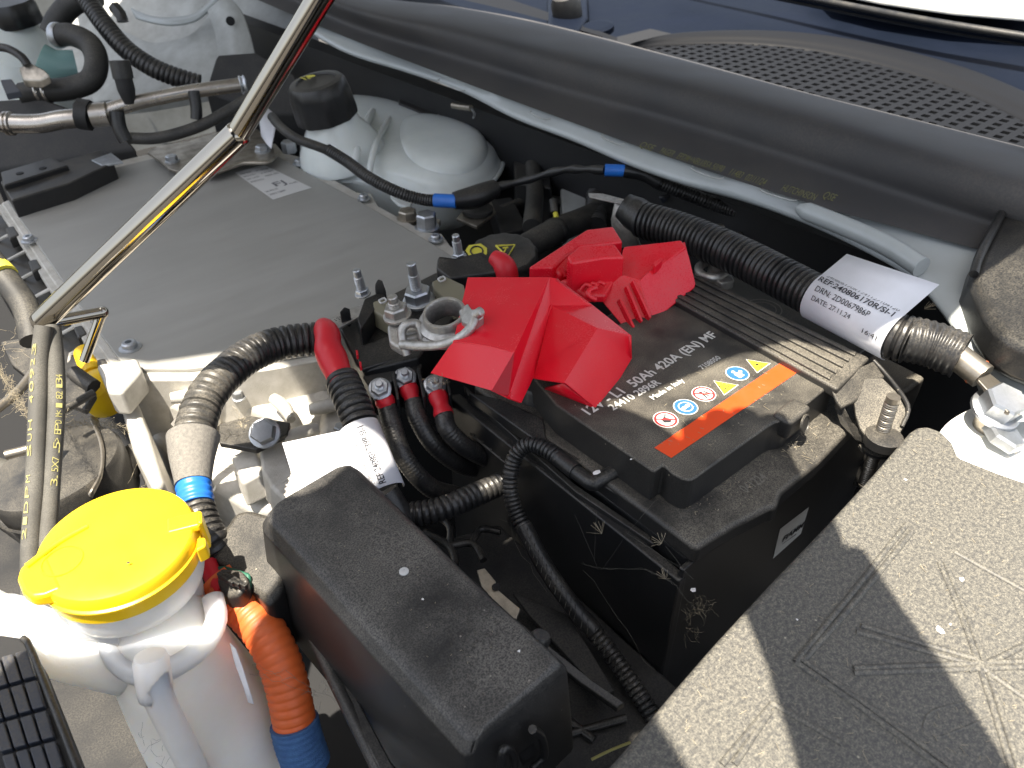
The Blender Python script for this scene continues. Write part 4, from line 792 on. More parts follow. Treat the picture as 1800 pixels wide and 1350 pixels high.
for pts in ([(654, 530, 16), (678, 522, 18), (700, 533, 18), (700, 548, 14), (682, 562, 12), (656, 548, 12)], [(758, 494, 18), (782, 484, 20), (816, 500, 20), (822, 530, 14), (796, 536, 12), (762, 510, 14)]):
    prism('fuse_cap', WL(pts), 'paper', tb, h=14, bevel=1.5)
    x, y, z_ = pts[1]; sweep('cap_window', [W(x-12, y+6, z_+.8), W(x-3, y+2, z_+.8), W(x+1, y+7, z_+.8), W(x-8, y+11, z_+.8), W(x-12, y+6, z_+.8)], .7, 'sticker', tb, seg=6, step=2)
for x, y, z_, r, h, s_ in ((638, 517, 8, 5, 4, 22), (737, 530, 6, 10, 9, 34), (807, 452, 18, 5, 3, 20)):
    bolt(W(x, y, z_), r, h, 'zinc', tb, V((-.12, 0, 1)), name='hex_nut', stud=s_, sr=r*.42 if r > 6 else 3.6)
ax_f = V((-.35, -.75, .55))
for i, (x, y, sx, sy) in enumerate(((668, 684, 677, 706), (712, 664, 722, 694), (764, 678, 776, 716))):
    z_ = -12-i*2
    p = W(x, y, z_); prism('lug_plate', WL([(x-17, y-12, z_-1), (x+16, y-18, z_-1), (x+20, y+8, z_-2), (x-12, y+16, z_-2)]), 'zinc' if i < 2 else 'steel', tb, h=2.5, bevel=.8)
    bolt(p, 6.4, 5, 'zinc', tb, V((-.3, -.5, .8)), name='hex_nut', stud=14, sr=3)
    e = W(sx, sy, z_-8); d = (e-p).normalized()
    sweep('red_sleeve', [p+d*6, p+d*12, e+d*6], lambda s, L: 6.2+.8*math.sin(s*.5), 'redb', tb, seg=18, step=2)
    pts = [e+d*4, W(sx+12, sy+40, z_-18), W(sx+34+i*6, sy+100-i*14, z_-34), W(sx+78+i*8, sy+150-i*28, z_-58), W(sx+125, sy+165-i*34, z_-76)]
    sweep('braided_lead', pts, lambda s, L: 6.6+.25*math.sin(s*2.6), 'conduit', tb, seg=18, step=.9)
for k in range(3): prism('divider', WL([(688+k*44, 652-k*6, -8), (694+k*44, 650-k*6, -8), (702+k*46, 700-k*4, -16), (697+k*46, 702-k*4, -16)]), 'clean', tb, h=26, bevel=.8)
# big red boot, its lead and label
bl_ = thing('booted_lead', 'thick lead with a bent red boot and a large white label below', 'cable', W(610, 680, -10))
sweep('red_boot', [W(568, 572, 4), W(576, 590, 6), W(577, 612, 4), W(584, 630, 0), W(594, 655, -4), W(600, 672, -8)], lambda s, L: 6+3.6*min(1, s/20)+.7*math.sin(s*.2), 'redb', bl_, seg=22, step=1.6)
corr('corrugated_sleeve', [W(602, 668, -8), W(618, 705, -12), W(632, 740, -18), W(640, 770, -24)], 11.6, 'conduit', bl_, pitch=5, depth=2.2, seg=24)
LA, LB = W(630, 752, -20), W(676, 866, -42); axl = (LB-LA).normalized(); nv = (CAM-LA); nv = (nv-axl*nv.dot(axl)).normalized(); sv = axl.cross(nv)
if (W(500, 830, -30)-LA).dot(sv) < 0: sv = -sv
def prof2(c, r, tail, nt=4):
    pts = [c+(nv*math.cos(math.radians(a))+sv*math.sin(math.radians(a)))*r for a in range(-110, 61, 10)]; e = pts[-1]
    t = (sv*.90+nv*.44); return pts+[e+t*tail*k/nt for k in range(1, nt+1)]
pa, pb = prof2(LA, 13, 38), prof2(LB, 13, 40)
mk('label_wrap', pa+pb, [[i, i+1, i+1+len(pa), i+len(pa)] for i in range(len(pa)-1)], 'label', bl_, solid=.4)
def l2(t, ang, f0, f1, size, mat='ink'):
    n_ = nv*math.cos(math.radians(ang))+sv*math.sin(math.radians(ang)); text(t, LB.lerp(LA, f0)+n_*13.3, LB.lerp(LA, f1)+n_*13.3, n_, mat, bl_, size=size, off=.3, bold=.008)
l2('REF 240801739R.SI-1', -14, .04, .90, 4.4); l2('240801739RT24112609201U', 14, .08, .84, 3.0, 'greyink')
tag(sweep('lead_tail', [W(676, 866, -42), W(700, 905, -55), W(720, 950, -75)], 9, 'conduit', seg=16), 'black lead leaving the white label downwards behind the fuse box', 'lead')
tag(sweep('second_boot', [W(868, 452, 22), W(882, 462, 20), W(890, 478, 14), W(892, 500, 4)], lambda s, L: 6+3*min(1, s/12), 'redb', seg=18, step=2), 'small bent red boot between the black pot and the red covers', 'boot')
# battery clamp
cl = thing('battery_clamp', 'corroded battery terminal clamp with ring, bolt and U shaped yoke', 'clamp', W(760, 570, 20))
rcn = W(784, 562, 33); lathe('clamp_ring', [(12, -9), (18.5, -9), (19.6, -7.5), (19.4, -6), (17, -4.6), (17.4, -3), (18.8, -1.8), (18.6, -.6), (15.6, 1), (14.6, 2.2), (14.4, 6.4), (13.6, 7.6), (12.2, 7.6), (11.5, 6.5), (11.5, -8), (12, -9)], rcn, 'lead', cl, V((-.25, -.1, 1)), seg=40, cap=False)
sweep('ring_strap', [W(706, 606, 22), W(738, 608, 26), W(775, 606, 30), W(808, 594, 36), W(828, 576, 42), W(834, 562, 45)], 3.2, 'lead', cl, seg=8, step=2)
prism('clamp_ear', WL([(806, 546, 40), (822, 532, 44), (830, 543, 46), (846, 541, 48), (851, 555, 47), (828, 572, 44), (812, 566, 40)]), 'lead', cl, h=7, bevel=1.2)
lathe('ear_pin', [(3.2, -2), (3.2, 3), (2, 4)], W(840, 551, 49), 'lead', cl, V((.3, -.6, .6)), seg=14)
prism('clamp_arm', WL([(680, 572, 22), (692, 560, 24), (722, 560, 24), (735, 566, 24), (745, 590, 20), (706, 614, 14), (684, 600, 18)]), 'lead', cl, h=7, bevel=2)
u0 = [W(704, 600, 22), W(702, 577, 30), W(710, 570, 32), W(726, 566, 32), W(736, 572, 30), W(746, 590, 24), W(748, 612, 16)]
u1 = [p for p in u0]; sweep('u_yoke', [W(716, 624, 14), W(708, 600, 22), W(707, 580, 28), W(716, 570, 31), W(732, 569, 30), W(740, 580, 27), W(746, 612, 16)], 3.0, 'lead', cl, seg=10, step=1.5)
for k in range(3): sweep('coil_bar', [W(712, 588+k*9, 21-k*2), W(740, 582+k*9, 21-k*2)], 2.2, 'lead', cl, seg=10)
bolt(W(699, 556, 25), 8, 7, 'lead', cl, V((-.15, 0, 1)), name='hex_nut', stud=17, sr=4.2)
# ================================================================== FAR LEFT CORNER
ft_ = thing('coolant_tank', 'translucent coolant expansion tank with a black screw cap under the cowl', 'tank', W(720, 270, -60))
def ringset(name, outline, z0, rings, mat, par, sub=2):
    o = [W(x, y, z0) for x, y in outline]; c = sum(o, V((0, 0, 0)))/len(o); n = len(o); vs = []
    for k, dz in rings: vs += [V((c.x+(p.x-c.x)*k, c.y+(p.y-c.y)*k, z0+dz)) for p in o]
    fs = [[r*n+i, r*n+(i+1) % n, (r+1)*n+(i+1) % n, (r+1)*n+i] for r in range(len(rings)-1) for i in range(n)]
    fs += [list(range(n)), [(len(rings)-1)*n+i for i in range(n)]]
    return mk(name, vs, fs, mat, par, sub=sub)
out_ = [(545, 300), (532, 262), (538, 208), (585, 180), (660, 184), (740, 208), (815, 232), (866, 252), (884, 284), (868, 318), (828, 343), (770, 350), (705, 336), (640, 320), (590, 318)]
ringset('tank_shell', out_, -60, [(.86, -70), (.95, -30), (1, -4), (1.015, -2), (1.015, 3), (.985, 5), (.96, 14), (.88, 23), (.66, 28), (.3, 29)], 'tank', ft_)
win = [(700, 300), (690, 255), (712, 222), (770, 226), (825, 243), (858, 262), (866, 288), (848, 316), (812, 332), (765, 334), (722, 322)]
ringset('tank_dome', win, -56, [(1, 0), (.985, 12), (.93, 22), (.80, 29), (.5, 31.5), (.2, 32)], 'tank', ft_)
sweep('seam_flange', [W(x, y, -60) for x, y in out_]+[W(545, 300, -60)], 2.8, 'tank', ft_, seg=8)
sweep('moulded_band', [W(655, 196, -34), W(640, 225, -22), W(628, 262, -24), W(622, 300, -42)], 5, 'tank', ft_, seg=10)
sweep('moulded_band', [W(688, 206, -36), W(668, 236, -24), W(656, 270, -26), W(648, 310, -44)], 4, 'tank', ft_, seg=10)
ccp = W(578, 212, 0); cax = V((-.18, .02, 1))
lathe('neck', [(56, -48), (50, -30), (40, -14), (33, -4), (31, 6)], ccp+V((2, -4, 0)), 'tank', ft_, cax, seg=32)
fl_ = lambda a, h: 1+.035*max(0, math.cos(a*9)) if h < 40 else 1
scap = lathe('screw_cap', [(33, 0), (36, 1), (36.5, 8), (35, 30), (34, 40), (31, 44), (24, 45), (23, 43), (5, 43)], ccp+cax*4, 'clean', ft_, cax, seg=72, rf=fl_)
dcap = ccp+cax.normalized()*50.5
mk('cap_symbol', [dcap+V((math.cos(a*.4)*7, 6+math.sin(a*.4)*5+6, .6)) for a in range(15)], [list(range(15))], 'yellowprint', ft_)
for k in range(2): mk('cap_symbol', [dcap+V((-11+k*5, 2, .6)), dcap+V((-9+k*5, 2, .6)), dcap+V((-9+k*5, 16, .6)), dcap+V((-11+k*5, 16, .6))], [[0, 1, 2, 3]], 'yellowprint', ft_)
mk('fluid_tint', WL([(640, 300, -100), (720, 345, -100), (760, 370, -110), (830, 372, -110), (850, 345, -100)]), [[0, 1, 2, 3, 4]], 'tankfill', ft_)
loft('tank_foot', [WL([(560, 330, -100), (600, 345, -110)]), WL([(585, 270, -70), (620, 300, -80)])], 'tank', ft_, smooth_n=6, solid=3)
lathe('outlet_barb', [(7, 0), (8, 3), (6, 6), (7, 9), (5, 14)], W(520, 148, -10), 'zinc', ft_, V((-.6, .5, .2)), seg=18)
# cable with blue tapes
bc = thing('taped_cable', 'black cable with two bands of blue tape running past the coolant tank', 'cable', W(760, 350, -30))
sweep('bare_cable', [W(478, 205, 20), W(492, 222, 18), W(520, 243, 12), W(560, 258, 4), W(580, 266, -2)], 5.2, 'hose', bc)
corr('fine_sleeve', [W(576, 263, 0), W(610, 284, -8), W(650, 313, -16), W(700, 338, -26), W(740, 350, -32), W(768, 353, -32)], 6.4, 'conduit', bc, pitch=3.0, depth=1.0, seg=18)
sweep('blue_tape', [W(764, 352, -32), W(803, 354, -31)], 7.2, 'bluetape', bc, seg=22)
sweep('wrap', [W(798, 353, -31), W(835, 346, -30), W(872, 330, -26)], lambda s, L: 9+3*math.sin(s/L*3.1), 'greytape' if False else 'clean', bc)
sweep('thin_run', [W(868, 330, -26), W(930, 315, -16), W(985, 300, 0), W(1030, 298, 12), W(1064, 299, 18)], lambda s, L: 4+.7*math.sin(s*.2), 'clean', bc, step=3)
sweep('blue_tape', [W(1063, 299, 18), W(1100, 300, 18)], 5.8, 'bluetape', bc, seg=22)
sweep('wrap', [W(1096, 300, 18), W(1130, 306, 15), W(1160, 322, 8)], 6.4, 'clean', bc)
corr('fine_sleeve', [W(1150, 318, 9), W(1200, 338, 0), W(1260, 360, -10), W(1310, 378, -14), W(1370, 402, -24)], 6.6, 'conduit', bc, pitch=3.0, depth=1.0, seg=18)
# black pot with yellow symbols
pot = thing('reservoir_pot', 'black ribbed screw cap with yellow warning symbols beside the terminal block', 'cap', W(880, 450, -40))
pc = W(882, 440, -22); rfp = lambda a, h: 1+.03*(math.cos(a*14) > 0)
lathe('pot_lid', [(31, -26), (32, -24), (32, -5), (30, -1.5), (26, 0), (1, .5)], pc, 'black', pot, V((-.12, -.05, 1)), seg=84, rf=rfp)
def ysym(poly, closed=True, r=.7): sweep('warning_symbol', [W(x, y, -20.6) for x, y in poly]+([W(*poly[0], -20.6)] if closed else []), r, 'yellowprint', pot, seg=6, raw=True)
ysym([(872, 432), (905, 431), (892, 452)], r=1.0); ysym([(884, 436), (893, 435)], False, .9); ysym([(889, 438), (885, 445)], False, .7)
pl8 = [W(x, y, -20.8) for x, y in ((818, 440), (824, 431), (845, 428), (856, 436), (856, 446), (846, 455), (826, 452))]
mk('warning_symbol', pl8, [list(range(7))], 'yellowprint', pot)
sweep('symbol_ink', [W(838+11*math.cos(t*.7), 441+8*math.sin(t*.7), -20.2) for t in range(10)], .7, 'ink', pot, seg=6)
tag(sweep('radiator_hose', [W(915, 440, -40), W(950, 420, -40), W(985, 402, -42), W(1020, 388, -50), W(1060, 370, -60)], 13, 'hose', seg=24), 'thick black hose leading away behind the black pot', 'hose')
tag(lathe('hose_clip', [(14, -5), (14.6, -4), (14.6, 4), (14, 5)], W(976, 408, -42), 'clean', None, W(1020, 388, -50)-W(950, 420, -40), seg=28, cap=False), 'dark band clip round the hose behind the black pot', 'clip')
tag(sweep('yellow_tip', [W(976, 372, -28), W(978, 384, -30)], 2.6, 'yellowprint', seg=10), 'tiny yellow tip standing above the radiator hose', 'tip')
tag(sweep('hose_stub', [W(972, 352, -20), W(975, 374, -28)], 4, 'hose', seg=12), 'slim dark stub with the tiny yellow tip at its foot', 'stub')
# mount plate below the tank
mp = thing('mount_plate', 'dark metal plate with a rubber grommet under the coolant tank', 'bracket', W(835, 385, -60))
prism('plate', WL([(802, 383, -56), (820, 362, -56), (862, 350, -56), (872, 372, -56), (838, 398, -56)]), 'steel', mp, h=4, bevel=1); lathe('grommet', [(17, 0), (17, 4), (13, 7), (6, 8), (6, 14), (3, 15)], W(840, 372, -55), 'hose', mp, seg=28)
nb = thing('black_ear', 'black bracket ear carrying a brown bolt and a pale zinc bolt', 'bracket', W(735, 400, -60))
prism('ear_plate', WL([(705, 385, -58), (720, 372, -58), (775, 385, -58), (768, 412, -58), (750, 418, -58)]), 'steel', nb, h=6, bevel=1.5)
bolt(W(717, 386, -56), 10, 9, 'steel', nb, name='brown_bolt'); bolt(W(751, 402, -56), 11, 15, 'zinc', nb, name='zinc_bolt')
tag(bolt(W(510, 270, -46), 9, 14, 'zinc', None, name='flange_bolt', washer=False), 'pale flange bolt at the upper right corner of the aluminium unit', 'bolt')
tag(prism('clear_tab', WL([(683, 332, -40), (700, 338, -40), (725, 352, -46), (720, 366, -48), (700, 358, -46), (686, 345, -42)]), 'tank', h=4, bevel=1), 'small clear plastic tab hanging under the fine black sleeve', 'tab')
tag(prism('clear_tab', WL([(535, 265, -60), (565, 268, -60), (572, 280, -64), (560, 285, -66), (538, 275, -62)]), 'tank', h=4, bevel=1), 'small clear plastic tab beside the pale flange bolt', 'tab')
ey = thing('tow_eye', 'dull steel eye and wire clip in the dark gap behind the coolant tank', 'eye', W(805, 210, -10))
sweep('eye_ring', [W(770+18+17*math.cos(t*.6), 208+14*math.sin(t*.6), -34) for t in range(12)], 4.5, 'steel', ey, seg=10); sweep('pin', [W(795, 185, 0), W(812, 188, 0), W(828, 190, 2)], 4, 'steel', ey, seg=8); sweep('hook', [W(828, 190, 2), W(834, 200, 2), W(832, 207, 2)], 1.4, 'zinc', ey, seg=8)
# things seen dimly behind the battery
bg_ = thing('blower_arm', 'blue grey painted arm with a round boss in the dark behind the cable', 'arm', W(1210, 370, -40))
lathe('boss', [(26, -14), (27, -3), (24, 2), (14, 2), (12, 7), (6, 8)], W(1200, 370, -40), 'bluegrey', bg_, V((-.3, 0, 1)), seg=32)
loft('arm_sheet', [WL([(1160, 350, -20), (1200, 340, -18), (1250, 352, -20), (1290, 380, -26), (1340, 400, -30)]), WL([(1170, 365, -40), (1210, 356, -36), (1250, 368, -38), (1290, 396, -40), (1340, 410, -42)])], 'bluegrey', bg_, smooth_n=20, solid=3)
cr = thing('pale_ring', 'pale metal ring half hidden under the thick corrugated cable', 'ring', W(1265, 410, -30))
sweep('ring', [W(1262+38*math.cos(t*.5), 412+14*math.sin(t*.5), -30) for t in range(13)], 3, 'steel', cr, seg=10); lathe('disc', [(18, 0), (18, 4), (10, 6)], W(1255, 416, -34), 'zinc', cr, seg=28)
nl = thing('cable_end_bracket', 'dull zinc bracket at the upper end of the thick corrugated cable', 'bracket', W(1080, 380, 0))
prism('thin_blade', WL([(1034, 339, 30), (1060, 340, 30), (1098, 350, 30), (1104, 358, 30), (1090, 357, 30), (1036, 345, 30)]), 'lead', nl, h=1.6, bevel=.4)
loft('upright', [WL([(1080, 358, 28), (1095, 358, 28), (1102, 366, 26)]), WL([(1074, 385, 10), (1095, 392, 10), (1112, 402, 8)]), WL([(1078, 430, -10), (1098, 436, -10), (1128, 440, -12)])], 'lead', nl, smooth_n=10, solid=3)
ncl = thing('earth_clamp', 'grey metal clamp round the negative post beside the rear red cover', 'clamp', W(1255, 478, 4))
sweep('clamp_ring', [W(1252+24*math.cos(t*.6), 474+15*math.sin(t*.6), 8) for t in range(12)], 3.6, 'lead', ncl, seg=10); prism('clamp_jaw', WL([(1262, 478, 8), (1285, 480, 8), (1292, 492, 8), (1268, 498, 8), (1256, 490, 8)]), 'lead', ncl, h=8, bevel=1.5)
# dark clutter in the gap under the cowl
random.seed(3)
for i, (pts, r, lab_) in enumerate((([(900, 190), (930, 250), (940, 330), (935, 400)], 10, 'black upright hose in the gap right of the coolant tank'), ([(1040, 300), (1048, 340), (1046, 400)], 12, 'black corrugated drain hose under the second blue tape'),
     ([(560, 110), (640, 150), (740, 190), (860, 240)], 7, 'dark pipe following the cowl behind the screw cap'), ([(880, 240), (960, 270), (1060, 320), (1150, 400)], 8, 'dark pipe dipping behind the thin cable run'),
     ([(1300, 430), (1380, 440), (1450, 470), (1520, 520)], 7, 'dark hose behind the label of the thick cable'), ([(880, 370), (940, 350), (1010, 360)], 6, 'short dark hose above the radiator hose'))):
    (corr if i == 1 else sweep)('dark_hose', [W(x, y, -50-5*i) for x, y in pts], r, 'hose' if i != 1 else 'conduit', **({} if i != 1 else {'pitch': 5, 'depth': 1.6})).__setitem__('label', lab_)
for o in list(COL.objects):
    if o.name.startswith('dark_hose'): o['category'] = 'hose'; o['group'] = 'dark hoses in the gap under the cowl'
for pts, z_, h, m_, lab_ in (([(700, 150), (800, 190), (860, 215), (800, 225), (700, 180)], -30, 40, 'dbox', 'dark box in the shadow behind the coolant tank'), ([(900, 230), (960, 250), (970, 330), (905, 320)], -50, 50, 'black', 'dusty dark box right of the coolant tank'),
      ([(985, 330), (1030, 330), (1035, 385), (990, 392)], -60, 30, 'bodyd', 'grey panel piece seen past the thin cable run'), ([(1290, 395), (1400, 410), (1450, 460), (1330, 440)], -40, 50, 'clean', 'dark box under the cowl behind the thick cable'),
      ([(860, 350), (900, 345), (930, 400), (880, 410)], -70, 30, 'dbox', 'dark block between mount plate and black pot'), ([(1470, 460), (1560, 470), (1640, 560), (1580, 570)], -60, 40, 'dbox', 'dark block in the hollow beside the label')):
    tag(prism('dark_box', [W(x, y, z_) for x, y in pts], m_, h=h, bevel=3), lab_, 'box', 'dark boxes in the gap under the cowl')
# pipes over the far left
pp_ = thing('metal_pipe', 'bright bent metal pipe with a valve and a grey coupling in the upper left', 'pipe', WD(220, 190, 850))
sweep('wide_pipe', [WD(-20, 214, 850), WD(20, 217, 850), WD(70, 217, 852), (WD(110, 210, 854)), WD(150, 207, 856)], 10.5, 'pipe', pp_, seg=24)
lathe('pipe_bead', [(10.5, -5), (13, -3), (13, -1), (11, 0), (13, 1.5), (13, 3.5), (10.5, 5)], WD(16, 217, 850), 'pipe', pp_, WD(70, 217, 852)-WD(20, 217, 850), seg=24, cap=False)
sweep('slim_pipe', [WD(175, 203, 858), WD(200, 192, 860), WD(240, 180, 864), WD(330, 162, 876), WD(400, 152, 886), WD(432, 148, 892)], lambda s, L: 9.6-1.8*min(1, s/60), 'pipe', pp_, seg=24)
lathe('pipe_clip', [(8.4, -4), (10.6, -2.5), (9, 0), (10.6, 2.5), (8.4, 4)], WD(427, 149, 892), 'zinc', pp_, WD(432, 148, 892)-WD(400, 152, 886), seg=24, cap=False)
sweep('coupling', [WD(138, 200, 850), WD(160, 203, 852)], lambda s, L: 17, 'dbox', pp_, seg=8); sweep('coupling_nut', [WD(160, 203, 852), WD(190, 200, 856)], 13, 'pipe', pp_, seg=22)
sweep('valve_body', [WD(228, 182, 858), WD(220, 150, 848), WD(214, 128, 842)], lambda s, L: 6+3.5*min(1, s/14), 'dbox', pp_, seg=10)
sweep('valve_cap', [WD(217, 138, 844), WD(210, 106, 836)], 10.8, 'black', pp_, seg=12)
sweep('pipe_strap', [WD(205, 196, 852), WD(210, 225, 858), WD(222, 248, 864)], 8, 'clean', pp_, seg=10); sweep('pipe_strap', [WD(340, 160, 870), WD(345, 190, 876), WD(345, 210, 880)], 6.5, 'clean', pp_, seg=10)
tag(sweep('low_pipe', [WD(225, 243, 868), WD(280, 242, 872), WD(350, 222, 880), WD(410, 190, 888), WD(450, 165, 892)], 6.6, 'hose', seg=18), 'slim black pipe curving under the bright metal pipe', 'pipe')
tr_ = thing('corner_tank', 'pale washer tank with a black cap and green tint in the top left corner', 'tank', WD(30, 110, 1100))
sweep('tank_body', [WD(10, 40, 1090), WD(20, 90, 1090), WD(30, 140, 1100), WD(40, 200, 1110)], lambda s, L: 46+34*min(1, s/70), 'tank', tr_, seg=32)
sweep('green_band', [WD(70, 105, 1010), WD(100, 118, 1020), WD(135, 118, 1030)], 22, 'tankfill', tr_, seg=18)
lathe('black_cap', [(33, 0), (34, 2), (34, 24), (31, 30), (10, 32)], WD(32, 44, 1060), 'clean', tr_, V((-.1, 0, 1)), seg=60, rf=lambda a, h: 1+.03*(math.cos(a*10) > .3))
tag(sweep('thick_hose', [WD(98, 62, 985), WD(128, 62, 980), WD(158, 78, 975), WD(170, 108, 972), WD(160, 140, 970), WD(125, 155, 968), WD(80, 160, 966), WD(40, 166, 965)], 14, 'hose', seg=26), 'thick bent black hose beside the pale corner tank', 'hose')
tag(lathe('spring_clip', [(14.4, -5), (15.6, -3), (15.6, 3), (14.4, 5)], WD(102, 62, 984), 'zinc', None, WD(128, 62, 980)-WD(98, 62, 985), seg=28, cap=False), 'pale spring clip at the upper end of the thick bent hose', 'clip')
for k in range(2): tag(lathe('spring_clip', [(14.4, -2), (15.4, 0), (14.4, 2)], WD(70+k*13, 161, 966), 'pipe', None, WD(80, 160, 966)-WD(125, 155, 968), seg=28, cap=False), ('wire clip nearer the corner on the lower end of the thick bent hose', 'wire clip nearer the bend on the lower end of the thick bent hose')[k], 'clip')
tag(corr('black_conduit', [WD(135, -20, 1010), WD(158, 8, 1000), WD(185, 45, 990), WD(220, 85, 985), WD(262, 115, 985), WD(300, 132, 990), WD(350, 148, 1000)], 12.5, 'conduit', pitch=6, depth=1.6, seg=22), 'black corrugated conduit slanting behind the valve in the upper left', 'conduit')
tag(sweep('branch_hose', [WD(170, -10, 1010), WD(130, 5, 1015), WD(105, 30, 1020), WD(90, 60, 1025)], 15, 'hose', seg=20), 'smooth dark hose behind the corner tank cap', 'hose')
se = thing('sensor_plug', 'tan electrical plug with metal lugs over the thick bent hose', 'plug', WD(55, 130, 930))
prism('plug_body', [WD(x, y, 930) for x, y in ((32, 118), (55, 110), (78, 122), (88, 132), (70, 142), (40, 140))], 'steel', se, h=10, bevel=2); sweep('plug_lead', [WD(-10, 82, 930), WD(15, 86, 928), (WD(38, 100, 926)), WD(48, 114, 928)], 5, 'clean', se, seg=12)
prism('plug_foot', [WD(x, y, 925) for x, y in ((0, 140), (20, 138), (36, 160), (10, 165))], 'bluegrey', se, h=8, bevel=1)
tag(sweep('clip_block', [WD(200, 12, 990), WD(212, 26, 990), WD(216, 38, 992)], 8, 'clean', seg=6), 'small black clip block on the slanting conduit', 'clip')
# far painted body: strut tower and panels
fs_ = thing('far_strut_tower', 'pale painted far strut tower with a rolled lip behind the pipes', 'body panel', WD(300, 90, 1250), kind='structure'); del fs_['category']
def WDl(l): return [WD(*p) for p in l]
loft('tower_wall', [WDl([(130, 10, 1450), (230, 60, 1300), (262, 75, 1290), (300, 72, 1280), (345, 55, 1270), (378, 5, 1280)]), WDl([(150, 90, 1380), (240, 110, 1270), (275, 120, 1250), (320, 118, 1240), (370, 100, 1240), (400, 60, 1250)]), WDl([(160, 180, 1300), (240, 170, 1230), (290, 170, 1210), (340, 165, 1210), (400, 150, 1210), (430, 130, 1220)])], 'bodyd', fs_, smooth_n=26, sub=1)
loft('tower_lip', [WDl([(232, 16, 1270), (262, 30, 1260), (300, 34, 1250), (340, 28, 1250), (368, 8, 1250), (382, -8, 1250)]), WDl([(240, 34, 1262), (270, 42, 1250), (305, 46, 1240), (345, 38, 1240), (374, 14, 1240), (390, 0, 1245)])], 'body', fs_, smooth_n=26, solid=4)
loft('side_panel', [WDl([(366, 20, 1235), (380, 60, 1230), (385, 110, 1225), (392, 150, 1220)]), WDl([(400, -10, 1225), (425, 20, 1215), (440, 60, 1210), (450, 100, 1205)])], 'bodyd', fs_, smooth_n=14, solid=3)
lathe('drain_dark_disc', [(7, 0), (7, .5), (5, .6)], WD(405, 37, 1205), 'dark', fs_, -_ray(405, 37), seg=16)  # dark disc on the panel, colour in place of a hole's shade
loft('inner_panel', [WDl([(100, -60, 1500), (240, -60, 1500), (460, -60, 1450), (560, -20, 1420)]), WDl([(100, 60, 1480), (240, 60, 1480), (440, 60, 1400), (560, 100, 1350)]), WDl([(100, 200, 1300), (240, 200, 1300), (440, 170, 1300), (560, 200, 1300)])], 'bodyd', fs_, smooth_n=12)
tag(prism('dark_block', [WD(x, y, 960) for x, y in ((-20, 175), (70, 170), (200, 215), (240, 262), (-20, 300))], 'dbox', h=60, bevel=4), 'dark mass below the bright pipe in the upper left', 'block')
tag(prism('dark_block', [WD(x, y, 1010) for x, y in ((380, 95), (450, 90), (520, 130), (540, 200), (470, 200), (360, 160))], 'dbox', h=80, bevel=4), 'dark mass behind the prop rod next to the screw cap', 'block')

# ================================================================== BONNET overhead (outside the frame, it shades the bay)
th = math.radians(36); hu = V((-math.cos(th), 0, math.sin(th))); hn = V((math.sin(th), 0, math.cos(th))); HP = V((620, 0, 95))
HO = [(140, -40), (350, -25), (529, -16), (633, -14), (700, 5), (725, 38), (761, 49), (785, 59), (868, 66), (933, 76), (1075, 125), (1150, 205), (1150, 270), (1130, 320), (1180, 362), (1256, 385), (1310, 430), (1380, 600), (1390, 900), (1340, 1300), (1220, 1550), (140, 1620)]
hp_ = [HP+hu*u_+V((0, y_, 0)) for u_, y_ in HO]
bo = thing('raised_bonnet', 'raised white bonnet propped open above the engine bay', 'bonnet', HP)
prism('bonnet_panel', hp_, 'white', bo, h=22, down=hn, bevel=4)
sweep('edge_roll', [p-hn*1 for p in hp_[:13]], 7, 'white', bo, seg=8)
# ================================================================== the person leaning over (outside the frame, casts the photograph's shadow)
pe = thing('person', 'person in dark clothes leaning over the front of the engine bay', 'person', (-620, -120, -900))
def figure(name, joints, edges, mat, sub=2):
    me = bpy.data.meshes.new(name); ks = list(joints); base = wloc(pe)
    me.from_pydata([(V(joints[k][0])-base)*S for k in ks], [(ks.index(a), ks.index(b)) for a, b in edges], [])
    o = bpy.data.objects.new(name, me); COL.objects.link(o); o.parent = pe
    o.modifiers.new('skin', 'SKIN')
    for i, k in enumerate(ks): me.skin_vertices[0].data[i].radius = [x*S for x in joints[k][1]]; me.skin_vertices[0].data[i].use_root = (i == 0)
    m = o.modifiers.new('sub', 'SUBSURF'); m.levels = m.render_levels = sub; me.materials.append(MT[mat]); return o
def sh(px, py, z): p = W(px, py, 0)+SUN*(z/SUN.z); return tuple(p)
J = dict(pelvis=((-640, -280, 40), (130, 105)), waist=((-590, -260, 180), (120, 95)), chest=((-490, -200, 420), (130, 105)), upper=(sh(640, 1330, 545), (95, 80)), neck=(sh(800, 1060, 590), (66, 64)),
  skull0=(sh(960, 930, 608), (92, 90)), skull=(sh(1085, 885, 615), (94, 96)), crown=(sh(1190, 840, 600), (82, 82)),
  shl=(sh(690, 862, 555), (76, 74)), ell=(sh(310, 1345, 500), (50, 48)), wrl=((-560, -200, 420), (27, 27)),
  shr=((-335, -270, 530), (58, 58)), elr=(sh(1640, 1440, 455), (46, 46)), wrr=(sh(1440, 1060, 480), (38, 38)),
  hipl=((-640, -190, -30), (90, 90)), knl=((-590, -170, -430), (60, 60)), anl=((-640, -160, -840), (40, 40)), tol=((-540, -150, -875), (35, 30)),
  hipr=((-640, -370, -30), (90, 90)), knr=((-600, -390, -430), (60, 60)), anr=((-650, -400, -840), (40, 40)), tor=((-550, -410, -875), (35, 30)))
